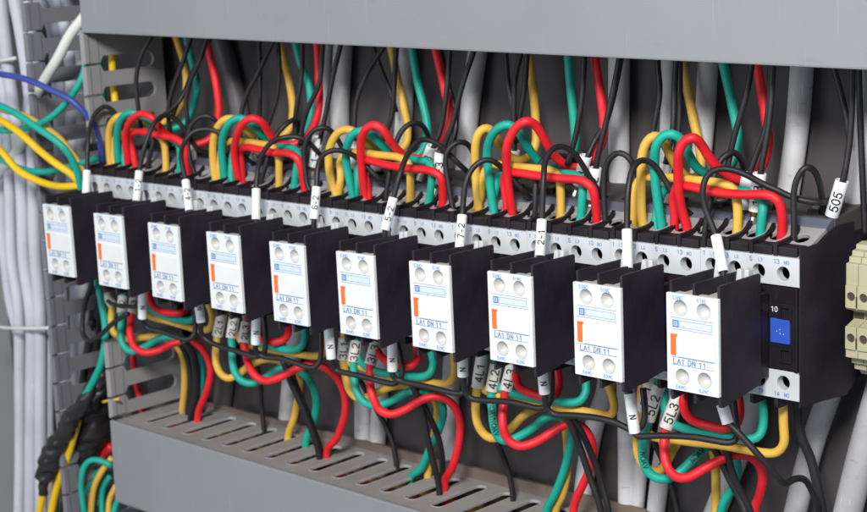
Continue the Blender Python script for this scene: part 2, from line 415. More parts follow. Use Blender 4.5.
# ================================================================== contactor
ORD = ['leftmost', 'second', 'third', 'fourth', 'fifth', 'sixth', 'seventh', 'eighth', 'ninth', 'rightmost']
def nth(i, what='contactor'):
    return f'{ORD[i-1]} {what}' + ('' if i in (1, 10) else ' from the left')
def dzc(i): return .1281*((i-10)+4.5)**2
def XL(i): return 34.397-45*(11-i)
BAY = [5.2, 16.1, 27.0, 38.0]
def make_contactor():
    t = empty('contactor')
    # body
    b = MB()
    b.prism([(1.2, -2.2), (1.2, -35.2), (22, -35.2), (22, -48), (41, -48), (57, -46), (57, 14), (24, 14), (20, 7), (10, -2.2)], .5, 44.2, .3)
    b.box(29.8, 43.0, -.1, 1.6, -34.8, -8.6, .3)                 # raised centre field
    b.box(43.1, 44.4, -.6, 2, -35, -1.9, .3)
    b.box(26.9, 28.1, -.9, 1.6, -35, -25, .3); b.box(28.2, 32.0, -.9, 1.6, -26.2, -25, .3)
    b.box(.6, 44.2, 40, 56.5, 14, 19, .5)
    b.box(.6, 44.2, 8.9, 9.3, -2, 9.3, 0); b.box(.6, 44.2, 8.9, 9.3, -46.2, -35.4, 0)
    for xx in (.6, 10.2, 21.2, 32.2, 43.6): b.box(xx, xx+.6, 4.3, 8.8, -1.4, 9.3, 0); b.box(xx, xx+.6, 4.3, 8.8, -46.2, -35.6, 0)
    b.build('body', M['cblack'], t)
    side = [(.9, 13.5), (16.5, 13.5), (22.7, 17), (28, 18.2), (41, 17.9), (41.2, 14), (50, 14), (50, -30), (44, -32), (43, -47.5), (41.5, -49), (35.5, -52.2), (26, -51.2), (14, -50.2), (.9, -49.4)]
    q = MB().prism(side, 44.45, 45.0, .12); q.box(45.02, 45.3, 31.5, 40.5, -14.4, -13.9, .1); q.box(45.02, 45.25, 37.2, 37.6, -13.8, -7.5, .08); q.build('side_plate', M['plate'], t)
    MB().prism(side, 0, .45, .12).build('side_plate', M['plate'], t)
    # upper terminal strip
    strip = [(.05, -1.5), (44.96, -1.5), (44.96, 9.7), (.05, 9.7)]
    loops = [strip]+[circle(x, 3.2, 2.85) for x in BAY]
    v, f = plate(loops, .8, .2, lambda a, c, d: (a, d, c))
    mb = MB().add(v, f); mb.add(*plate([rrect(.6, 44.2, -1.2, 9.4, .3)]+loops[1:], 3.4, .05, lambda a, c, d: (a, .84+d, c))); mb.box(.6, 44.2, 9.4, 20, -1.5, 8.6, .2)
    s = mb.build('upper_terminal_strip', M['cgrey'], t)
    pr = printing([('1', 1.9, 7.9, 2.3), ('L1', 5.6, 7.9, 1.7), ('3', 12.7, 7.9, 2.3), ('L2', 17.0, 7.9, 1.7), ('5', 23.6, 7.9, 2.3), ('L3', 27.9, 7.9, 1.7), ('13', 35.1, 7.9, 2.3), ('NO', 39.5, 7.7, 1.9)], -.06)
    pr.build('printed_numbers', M['blueink'], s)
    for x in BAY:
        q = MB().cyl((x, 7.2, 3.2), (0, 1, 0), 2.3, 2.3, 1.6); q.box(x-2.1, x+2.1, 7.0, 7.3, 2.85, 3.55, 0); q.build('terminal_screw', M['brass'], t)
    # lower terminal strip
    loops = [[(.05, -46.7), (44.93, -46.7), (44.93, -36.1), (42, -35.3), (3, -35.3), (.05, -36.1)]]+[circle(x, -40.1, 2.85) for x in BAY]
    v, f = plate(loops, .8, .2, lambda a, c, d: (a, d, c))
    mb = MB().add(v, f); mb.add(*plate([rrect(.6, 44.2, -46.4, -35.6, .3)]+loops[1:], 3.4, .05, lambda a, c, d: (a, .84+d, c))); mb.box(.6, 44.2, 9.4, 21, -46.5, -36, .2)
    s = mb.build('lower_terminal_strip', M['cgrey'], t)
    pr = printing([('2', 1.9, -44.8, 2.2), ('T1', 5.6, -44.8, 1.8), ('4', 12.7, -44.8, 2.2), ('T2', 17, -44.8, 1.8), ('6', 23.6, -44.8, 2.2), ('T3', 27.9, -44.8, 1.8), ('14', 35.1, -44.8, 2.2), ('NO', 39.5, -44.9, 1.9)], -.06)
    pr.build('printed_numbers', M['blueink'], s)
    for x in BAY:
        q = MB().cyl((x, 7.2, -40.1), (0, 1, 0), 2.3, 2.3, 1.6); q.box(x-2.1, x+2.1, 7.0, 7.3, -40.4, -39.8, 0); q.build('terminal_screw', M['brass'], t)
    # sloping deck with the wire funnels
    sl = math.hypot(20, 8.2); cs, sn = 20/sl, 8.2/sl
    loops = [[(.5, 0), (44.2, 0), (44.2, sl), (.5, sl)]]+[circle(x, sl*.62, 3.1) for x in BAY]
    v, f = plate(loops, 2.0, .3, lambda a, c, d: (a, 1.2+c*cs+d*sn, 9.9+c*sn-d*cs))
    mb = MB().add(v, f); mb.build('terminal_deck', M['deck'], t)
    # black wire barriers, above and below
    for k in range(4):
        x = 11.0*k+.2
        u = [(.5, 9.9), (.5, 14.2), (1.2, 14.9), (8, 15.2), (12, 15.6), (14.8, 17.0), (17.4, 19.2), (17, 17), (16, 15), (11, 11.6)]
        MB().prism(u, x, x+1.9, .3).build('wire_barrier', M['cblack'], t)
        q = MB().box(x+1.95, x+10.4, .9, 8.6, 9.9, 13.5, .5); q.build('barrier_foot', M['cblack'], t)
        MB().prism([(.8, -46.9), (.8, -50.4), (2, -51.3), (14, -51.3), (15, -46.9)], x, x+1.9, .3).build('wire_barrier', M['cblack'], t)
    # coil end: slate strip, dusty top, small clamp screws
    MB().prism([(21.6, 12), (21.6, 18.4), (25.5, 20.9), (27.5, 20.9), (27.5, 12)], 1, 44, .3).build('identification_strip', M['slate'], t)
    cv = MB().prism([(27.7, 10), (27.7, 21.0), (50, 23.4), (56.5, 23.4), (56.5, 10)], .6, 44.3, .5).build('coil_cover', M['coil'], t)
    for x in (12, 33):
        q = MB().box(x-2.6, x+2.6, 30, 36, 20.6, 23.4, .5); q.build('coil_clamp', M['cblack'], cv)
        q = MB().cyl((x, 33, 23.2), (0, -.2, 1), 1.7, 1.7, .9); q.build('clamp_screw', M['metal'], cv)
    # front details: tag and inspection windows
    MB().box(32.8, 41.3, -1.0, .4, -24.2, -14.6, .25).build('blue_tag', M['bluetag'], t)
    for z in (-12.2, -29.0):
        q = MB(); q.add(*plate([rrect(36.6, 42.0, z-2.9, z+2.9, .3, 2), rrect(37.4, 41.2, z-2.1, z+2.1, .2, 2)], .9, .1, lambda a, c, d: (a, -.9+d, c))); q.build('square_window', M['cblack'], t)
    return t
def make_block():
    t = empty('auxiliary_contact_block')
    W_, H_ = 23.44, 37.88
    dim = [(6.3, -5.5), (16.9, -5.6), (6.9, -32.3), (17.0, -32.3)]
    loops = [rrect(0, W_, -H_, 0, .35, 3)]+[circle(x, z, 3.2, 32) for x, z in dim]
    v, f = plate(loops, .5, .2, lambda a, c, d: (a, d, c))
    mb = MB().add(v, f); mb.box(.05, W_-.05, .55, 1.7, -H_+.05, -H_+1.2, .1); mb.box(.05, W_-.05, .55, 1.7, -1.2, -.05, .1); mb.box(.05, 1.1, .55, 1.7, -H_+1.3, -1.3, .1); mb.box(W_-1.1, W_-.05, .55, 1.7, -H_+1.3, -1.3, .1)
    fc = mb.build('front_plate', M['face'], t)
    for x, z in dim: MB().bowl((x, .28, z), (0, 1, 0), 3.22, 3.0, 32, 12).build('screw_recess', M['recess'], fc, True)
    for s_, x_, z_ in (('53NO', 5.2, -1.5), ('61NC', 16.2, -1.5), ('54NO', 6.2, -36.4), ('62NC', 16.8, -36.4)): printing([(s_, x_, z_, 1.9)], -.05).build('terminal_number', M['pale_blueink'], fc)
    q = printing([('LA1 DN 11', 2.9, -26.35, 2.75, 'LEFT')], -.05, 1.12)
    for z in (-24.9, -27.85): q.add([(2.2, -.05, z), (21.2, -.05, z), (21.2, -.05, z+.22), (2.2, -.05, z+.22)], [(0, 1, 2, 3)])
    q.build('printed_type_line', M['blueink'], fc)
    q = MB().add([(5.9, -.04, -12.9), (20.7, -.04, -12.9), (20.7, -.04, -10.3), (5.9, -.04, -10.3)], [(0, 1, 2, 3)])
    q.build('pale_label_field', M['labelblue'], fc)
    q = ring(5.8, 20.8, -13.0, -10.2, .2, -.07)
    for z in (-9.4, -13.9): q.add([(2.1, -.05, z), (21.3, -.05, z), (21.3, -.05, z+.24), (2.1, -.05, z+.24)], [(0, 1, 2, 3)])
    q.build('blue_frame_lines', M['pale_blueink'], fc)
    # the square emblem: blue tile, white ring and bars
    lg = MB().add([(2.8, -.05, -13.1), (5.6, -.05, -13.1), (5.6, -.05, -10.2), (2.8, -.05, -10.2)], [(0, 1, 2, 3)]).build('square_emblem', M['blueink'], fc)
    q = ring(3.35, 5.05, -12.5, -10.8, .3, -.09); q.add([(3.35, -.09, -11.78), (4.6, -.09, -11.78), (4.6, -.09, -11.52), (3.35, -.09, -11.52)], [(0, 1, 2, 3)])
    q.build('emblem_mark', M['labelblue'], lg)
    q = MB().box(2.3, 4.3, -.5, .5, -24.0, -16.6, .15); q.box(2.3, 4.9, -.45, .5, -16.5, -15.7, .15); q.build('orange_indicator', M['orange'], t); MB().box(1.9, 2.25, -.2, .5, -24.0, -15.7, .05).build('red_edge', M['redflag'], t)
    MB().box(5.2, 22.2, -.55, .6, -24.4, -15.4, .3).build('sliding_window', M['face'], t)
    # case behind the plate
    MB().box(1.15, 21.6, 4.2, 6.8, -37.2, -.6, .3).build('cream_case', M['cream'], t)
    MB().box(1.0, 21.6, 7.0, 37.2, -38.4, -4.5, .4).build('rear_case', M['cblack'], t)
    for x, w in ((.05, 1.3), (10.6, 1.3)):
        MB().prism([(2.0, 4.3), (31.5, 3.6), (31.5, -6), (6, -10), (2.0, -10)], x, x+w, .25).build('barrier_plate', M['plate'], t)
        MB().prism([(2.0, -36), (12, -34), (26, -36), (26, -41), (2.0, -42.6)], x, x+w, .25).build('lower_barrier', M['plate'], t)
    MB().prism([(2.0, 4.1), (2.6, 4.6), (29.2, 4.4), (29.6, 3.8), (29.6, -39.5), (4, -42.8), (2.0, -42.3)], 21.75, 23.0, .25).build('side_plate', M['plate'], t)
    for x0, x1, y0, z1, tp in ((3.6, 7.8, 25, 7.9, .55), (13.0, 16.6, 26, 5.6, .55), (18.0, 20.4, 25, 6.3, .85)):
        MB().box(x0, x1, y0, y0+4.5, -5, z1, .5, tp).build('clear_terminal_clamp', M['studs'], t)
    for x0, x1 in ((1.6, 10.2), (12.2, 21.3)):
        MB().box(x0, x1, 7.2, 17, -4.4, -1.6, .3).build('terminal_floor', M['cream'], t)
    return t

con = make_contactor(); blk = make_block()
CONT, BLK = [], []
for i in range(1, 11):
    c = con if i == 1 else copy_tree(con); c.location = Vector((XL(i), 38.48, dzc(i)))*S; CONT.append(c)
    b = blk if i == 1 else copy_tree(blk); b.location = Vector((45*(i-10), random.uniform(-.15, .25), dzc(i)+random.uniform(-.12, .12)))*S; b.rotation_euler = [math.radians(random.uniform(-.5, .5)), math.radians(random.uniform(-.45, .45)), math.radians(random.uniform(-.5, .5))]; BLK.append(b)
    ex = {1: ', beside the open vertical duct', 10: ', blue tag and black side in view'}.get(i, '')
    tag(c, f'{nth(i)}, black body, grey terminal strips{ex}', 'contactor', 'contactors in a row on the rail')
    ex = {1: ', farthest from the camera', 10: ', largest and nearest the cream terminals'}.get(i, ' in the row')
    tag(b, f'{nth(i, "white front contact block")}{ex}', 'contact block', 'white-faced contact blocks clipped on the contactors')
# writing only the last contactor shows
q = printing([('10', 34.2, -11.0, 2.6)], -.2); link('printed_ten', mesh_from(q.v, q.f), M['whiteink'], CONT[9])
q = MB()
for a, b in ((35.6, -19.6), (37.0, -18.9), (37.0, -20.4), (38.6, -20.5)): q.box(a, a+.35, -1.08, -.95, b, b+.35, 0)
q.build('tag_dots', M['whiteink'], CONT[9])
# the blue tag hides behind the front block on all others; keep the real part everywhere

# ================================================================== beige rail terminals
def make_terminal():
    t = empty('rail_terminal')
    prof = [(0, 8.6), (2.2, 8.8), (2.4, 10.8), (4.4, 11), (4.6, 12.8), (7.4, 13.1), (7.6, 14.8), (12, 15.4), (30, 13), (30, -40), (12, -38), (10, -35.5), (7, -35), (6.6, -32.5), (4.6, -32), (4.4, -29.8), (2.2, -29.4), (0, -28.6), (0, -16.4), (6, -14.5), (6, -11.4), (0, -9.4)]
    MB().prism(prof, 0, 5.1, .22).build('housing', M['beige'], t)
    for z in (-4.2, -20.6):
        v, f = plate([rrect(.25, 4.95, z-4.6, z+4.6, .5, 3), circle(2.6, z, 1.75, 20)], .9, .15, lambda a, c, d: (a, -.95+d, c))
        MB().add(v, f).build('screw_plate', M['beige'], t)
        q = MB().cyl((2.6, -.12, z), (0, 1, 0), 1.74, 1.74, .1); q.build('screw_hole', M['brown'], t)
        MB().box(4.75, 5.15, -.99, -.6, z-4, z+.2, 0).build('marker_slit', M['brown'], t)
    MB().box(.4, 4.7, 5.6, 6.2, -14.2, -11.8, .1).build('brown_gap', M['brown'], t)
    MB().box(0, 5.1, 21, 30.5, -45.5, -43.8, .2).build('rail_foot', M['beige'], t)
    return t
tm = make_terminal()
for k in range(2):
    c = tm if k == 0 else copy_tree(tm); c.location = Vector((43.9+5.35*k, 57, 0))*S
    tag(c, ['beige rail terminal nearest the rightmost contactor', 'second beige rail terminal right of the contactors, cut by the picture edge',
            'third beige rail terminal just outside the right edge', 'fourth beige rail terminal beyond the right edge', 'fifth beige rail terminal beyond the right edge'][k], 'rail terminal', 'beige rail terminals')
# ================================================================== wires
RP, RC = 2.0, 1.28
def Ttop(i, b, z=8, y=51.5): return (XL(i)+BAY[b], y, dzc(i)+z)
def Tbot(i, b, z=-42, y=50): return (XL(i)+BAY[b], y, dzc(i)+z)
PAIRN = ['first and second', 'third and fourth', 'fifth and sixth', 'seventh and eighth', 'ninth and tenth']
G1 = 'supply wires looped over the contactors from the top duct'
G2 = 'jumpers between neighbouring contactors along the top'
G3 = 'numbered wires hanging in bows below the contactors'
G4 = 'jumpers between neighbouring contactors along the bottom'
G5 = 'thin black control wires'
COLN = {'yellow': 'yellow', 'green': 'green', 'red': 'red'}

# --- supply loops: terminal, over the top, down behind, up into the top duct
LOOP = {
 0: {'yellow': [(110.8,167),(109,148),(109,130.4),(113.4,120),(121.3,115),(130,117),(140,121.5),(152,125),(166,121.5),(178,110),(186,90),(184.5,65),(177,40)],
     'green': [(119.6,169),(117.3,151.5),(117,132),(121.3,118.5),(131,112),(140,115),(150.3,122),(165,129),(179,127),(188,118),(194,102),(196.9,83.8),(191.8,61),(186.7,38)],
     'red': [(130,171),(126.6,151.5),(125.7,134),(131,120.5),(141.5,113.7),(152,117.3),(159,126),(166,134),(178,141),(193,144),(205,142),(213,136),(217.5,124),(218.8,107.6),(216,83.8),(209.6,56),(205.8,38)]},
 1: {'yellow': [(216.4,184.4),(213.7,166.8),(212.9,145.7),(216.4,129.9),(223.4,119.8),(231.3,117.6),(239.2,122),(248,131.6),(258,139),(270,141),(281.4,137),(289.3,130),(292.3,117),(292,100),(287,72),(279.5,42)],
     'green': [(226,186),(223.4,170.3),(221.7,149.2),(224.3,131.6),(232.2,120.5),(241,117.6),(249.8,122.9),(258.6,131.6),(267.4,139.6),(279,145),(292,143),(302.5,135),(309.6,122.9),(311,105),(308.7,83.8),(299.8,61),(295.3,42)],
     'red': [(241,186),(236.6,170.3),(234.3,152.8),(236.6,137),(242.8,123.7),(252.4,117.6),(261.2,121),(268.3,131.6),(276,141),(286.7,145),(299,142.5),(309.6,133.4),(316.6,119),(319.3,103),(319,83.8),(318,60),(317,43)]},
 2: {'yellow': [(336.4,199),(331,180.3),(328.5,159.2),(331,143.4),(339,131.5),(350.4,129.3),(361,136.4),(369.8,145.2),(379.5,151.5),(390,153.5),(399,151.3),(406.3,143.4),(407.6,130),(404,108),(397.7,80),(391.3,48.3)],
     'green': [(353.6,200),(349.6,180.3),(346,161),(347.8,143.4),(354,133),(361,129.9),(369.8,132.9),(378.6,141.7),(387.4,151.3),(398,158),(410,158.5),(420.8,153),(427,138),(426.5,120),(422,100),(418,83.8),(411.7,48.3)],
     'red': [(366.3,201),(362.8,180.3),(361,159.2),(361,141.7),(365.4,129.5),(374.2,124),(383,129.3),(391,141.7),(398,150.5),(408,157),(422,158.5),(436,152.5),(445,139),(449,122),(448.5,108),(444.7,90),(440,68),(435.8,50.8)]},
 3: {'yellow': [(478.7,212),(476,180.3),(475.2,154),(476.9,137),(483,128),(490,128.7),(496.3,138),(502.5,148),(510.3,157),(521,160.8),(529.7,157),(535.5,145.2),(536,127),(532.6,84),(528,53.4)],
     'green': [(494.2,215),(489.2,176.8),(487,154),(490,139),(498,128),(508.6,124),(515.6,128),(522.6,138),(530,150.4),(538.5,162),(549,169),(561,168),(570,160),(575,147),(574.5,128),(570.5,86.4),(568,54.6)],
     'red': [(513.3,218),(510.3,200),(507.7,180.3),(506.5,159.2),(507.7,143.4),(514.7,129),(524.4,121),(533.2,122.8),(541,132.9),(549,147),(556,157.5),(564.8,164.5),(576.3,168),(588,163),(598,151),(603.5,137),(603.5,118),(599.7,89),(594.6,56)]},
 4: {'yellow': [(643,231),(641.3,210),(641.3,172.8),(642.2,155),(646.6,141),(654.5,135),(662.4,140.2),(670.3,155.2),(678,169),(687,177),(696,178),(701,168),(700.2,150),(694,122),(688,92),(681.3,59.7)],
     'green': [(662,231),(659,210),(655.4,181.5),(654.5,158.7),(656.3,145),(663.3,135.5),(672,133),(681,138.5),(688,153.4),(695.8,166.6),(704.6,173.6),(714,176),(724,173),(732,164),(737,150),(738,135),(734.8,118),(728.3,86.4),(723,63.5)],
     'red': [(688,234),(681.8,210),(678.8,190),(678.2,169.2),(679,151.6),(684.4,140.7),(692.3,136.7),(700.2,142.9),(709,157),(717.8,167.5),(727,175),(738,180),(747,180.5),(756,174.5),(765,160),(768.6,141),(766,120),(762.6,96.5),(757.5,66)]},
}
YL = {'yellow': (52, 51, 50, 53, 60, 70, 78, 84, 86, 86), 'green': (52, 50, 47, 49, 56, 66, 74, 79, 80, 80), 'red': (52, 47, 42, 43, 52, 62, 70, 74, 74, 74)}
for p in range(5):
    i = 2*p+1
    for b, c in enumerate(('yellow', 'green', 'red')):
        n = [0, 0, 0][b]
        P = path(LOOP[p][c], YL[c], start=[Ttop(i, b)], tail=30)
        wire('supply_wire', c, P, RP, f'thick {c} wire looping over {nth(i)} up to the top duct', group=G1)

# --- jumpers along the top
JT = {
 0: {'yellow': [(114,163),(112.5,148),(116,137),(125,132.5),(140,132),(154,134),(162,138),(164.6,146),(165.8,172)],
     'green': [(125.4,168),(124,150),(128,137),(140,134),(158,136),(172,139),(179,145),(180.3,156),(179.4,174)],
     'red': [(136.3,170),(132.8,151.5),(129.3,140),(132,133.5),(139.8,131.6),(159,135.2),(176.7,139.2),(184,145),(187,160.3),(190,178)]},
 1: {'yellow': [(219,183),(220,165),(222,148),(228,142),(242.8,141.6),(260.3,144),(273,147),(278.4,156),(279,172),(278.8,188)],
     'green': [(232.2,184.4),(231.3,163),(235,149),(246,145),(262,145.5),(280,147),(292,147.8),(298.5,154),(296,171),(294,190)],
     'red': [(243,184.4),(241,161.5),(239.5,151),(246,147.3),(256.8,149.2),(274.4,152.8),(290.2,153.8),(297.8,158.5),(301.7,172),(305.2,193)]},
 2: {'yellow': [(338.5,196),(341,178),(340,161),(345,154),(356,152.2),(376.8,154.8),(401.4,158.2),(408.8,163),(410.2,173),(409.7,203)],
     'green': [(355.5,199),(357,180.3),(358,166),(366,159),(385,158),(405,159),(421,160.5),(431,164),(432,176),(427.8,206)],
     'red': [(369,201),(366,180),(362,165),(366,160),(380.3,163.6),(398,167),(415.5,169),(431.3,170.7),(440.5,176),(442.6,186),(442.2,208)]},
 3: {'yellow': [(476,214),(481,195),(483,176),(487,167),(496,164.5),(510.3,166.4),(538.5,169),(552.5,171),(559.5,177),(560.4,188),(559.8,220)],
     'green': [(491,217),(495.4,189),(499,175),(510,171),(535,172),(560,173.6),(575.4,175),(583,181),(582.5,193),(580,222)],
     'red': [(508.5,219),(506.5,200),(504,182),(506,173.5),(514,172.5),(538.5,176),(563,178.6),(582.4,180.5),(592.5,188),(595.5,202),(596.6,226)]},
 4: {'yellow': [(634.7,233),(634.3,210),(634.5,190),(638.5,180),(648,177),(670.3,177.8),(698.5,180.7),(723,183.7),(733.5,188.5),(736.8,199),(736,238)],
     'green': [(656,231),(658,208),(662,192),(672,186.5),(700,187),(735,190),(754,194),(763,203),(761.5,220),(759,242)],
     'red': [(675.5,239),(674.5,215),(673,196),(677,187),(687,186),(705.5,190.3),(726.6,193.5),(749.5,194.7),(767,194.5),(777.4,199),(781.5,211),(780.5,244)]},
}
YJ = {'yellow': (53, 53, 54, 53, 52, 52, 53, 53), 'green': (53, 55, 57, 57, 57, 55, 53, 53), 'red': (53, 52, 50, 49, 48, 48, 50, 53)}
for p in range(5):
    i = 2*p+1
    for b, c in enumerate(('yellow', 'green', 'red')):
        dx = 3.2 if b == 0 else -3.0
        a = Ttop(i, b); e = Ttop(i+1, b)
        P = path(JT[p][c], YJ[c], start=[(a[0]+(-1.6 if b == 2 else 1.4), a[1]+2.2, a[2])], end=[e])
        wire('jumper_wire', c, P, RP*.95, f'{c} jumper above the terminals, {nth(i)} to its right neighbour', group=G2)

# --- thin black arcs that rise from the front blocks, each with a white marker tube
SL = {1: ((86.0,195),(87.0,171),None), 2: ((136.4,201),(139.3,171),'1-2'), 3: ((189.4,211),(185.6,180.5),'4-2'), 4: ((256.0,220),(256.2,189),None),
      5: ((313.8,219.5),(316.6,187),'6-2'), 6: ((385.0,230),(393.6,197.5),'5-2'), 7: ((459.6,248),(462.3,215),'7-2'), 8: ((540.0,256),(541.9,219.5),'2-1'),
      9: ((627.7,268.5),(627.0,229.5),None), 10: ((723.3,272),(716.0,235.8),None)}
ARC = {1: [(88,143),(90.5,125),(96.7,111.5),(106.4,105.8),(115,112.9),(121,125),(127,142),(131,156,62)],
       2: [(145,146),(152,127),(157.5,119),(164.4,115),(171,116),(178,121),(185.5,131),(192.5,142),(200,151),(210,154,66)],
       3: [(181,156.8),(183.7,143.5),(192.5,132),(206.6,128.8),(220.7,133),(230,141.5),(241,153),(249.8,161.5),(258,166,68)],
       4: [(257.7,170.3),(262,154.5),(271,142.5),(283.2,137.3),(297.3,136.8),(307.8,141.3),(317,151),(325,161,68)],
       5: [(318,166.3),(323.2,154.5),(334.6,149.6),(347,152.2),(356.6,157.5),(368,168),(378.6,178.6),(390,186,62),(401,188,68),(412,183,72)],
       6: [(399.7,175),(405.8,158),(413.7,145),(424.3,139),(436.6,143),(447,152.2),(459.5,164.5),(470,174,68)],
       7: [(466.4,180.3),(475.2,165),(487.5,159),(498,164),(506,172),(513.9,180.3),(522.6,190),(532,199,62),(545,201,68),(556,194,72),(563,184,74)],
       8: [(543.7,177),(545.5,160),(552.5,149),(561.3,146),(571.9,150.8),(580.7,162),(589.5,176.8),(598,190),(606,198,70)],
       9: [(628.5,187),(632,170),(637,162.5),(642.5,159.6),(653,163.5),(663.6,178),(674.2,195.6),(684,209,58),(697,218,64),(710,218,70),(722,207,74),(729,195,76)],
       10: [(705.5,209),(702.6,190.3),(707.3,175),(717.8,168.6),(733.6,170),(749.5,176.3),(761.5,183.3),(777.4,190.3),(791.4,197.2),(805.5,201),(819.6,202.5),(832,199,78)]}
for i in range(1, 11):
    lo, hi, txt = SL[i]
    a, b = at(*lo, 22), at(*hi, 27)
    base = (a.x-.4, 22, a.z-9)
    P = [Vector(base), a, b]+path(ARC[i], (30, 36, 42, 48, 52, 56, 60, 66))
    o = wire('control_wire', 'black', P, RC, f'black wire arching from {nth(i, "front block")}' + (f', white tube marked {txt}' if txt else ', plain white tube'), group=G5)
    sleeve(o, a, b, 2.15, txt, 3.7, off=.5)

# --- second set of black arcs, from the last terminal of every contactor back to its coil
ARC2 = {2: [(194,172),(190,158.6),(188,143),(189.5,128.7),(196,119),(206.6,115.3),(217,121.5),(222,132),(226,148,66)],
        4: [(309,190),(305.2,170.3),(304.3,151),(307.8,137.5),(316,128.5),(325.4,127),(333.3,133),(340,143.4),(348,160,66)],
        6: [(453.6,211),(448,181),(445.4,160),(448.8,147.5),(457.6,141.7),(466.4,143.2),(472,150),(478,166,66)],
        8: [(607.3,229),(603.9,192),(604.7,171),(609.5,158.5),(619.7,151.7),(628,156.5),(634,166),(638,179,64),(635,193,68),(624,201,70),(611,203,70),(600,199,68)],
        10: [(795,246),(794,215),(794,190.3),(798.5,175),(807.3,165.7),(814.3,170.5),(819.6,183.3),(822,198),(823.5,214)]}
for i, q in ARC2.items():
    P = path(q, (51, 51, 51, 52, 55, 60, 65, 70), start=[Ttop(i, 3)])
    wire('control_wire', 'black', P, RC, f'black wire from last terminal of {nth(i)} to its coil', group=G5)
ARC3 = {1: [(147.7,169),(153.5,141),(155.6,127),(161,117),(168,112.5),(178,103),(185,91),(190,78),(200,58),(210,39)],
        3: [(260.3,186),(267.4,160),(271,145),(277,134),(285,125),(293.7,119.3),(298.5,120.5),(297,134)],
        5: [(386,198),(389,176.8),(391,160),(394.5,147),(401,131.5),(410,123.3),(420,123.6),(427,132.9),(428.5,146)],
        7: [(535,214),(535.4,190),(536.5,175),(540.2,163),(547,157),(559.6,155.5),(571.9,158.6),(579,167)],
        9: [(704.5,238),(706.5,220),(711,200),(714.3,175),(721.3,159),(731.9,151.7),(740,157.5),(743.6,170),(741,190)]}
for i, q in ARC3.items():
    P = path(q, (51, 52, 54, 57, 60, 66, 74, 80), start=[Ttop(i, 3)], tail=(30 if i == 1 else 4))
    wire('control_wire', 'black', P, RC, f'black wire looping up from last terminal of {nth(i)}', group=G5)

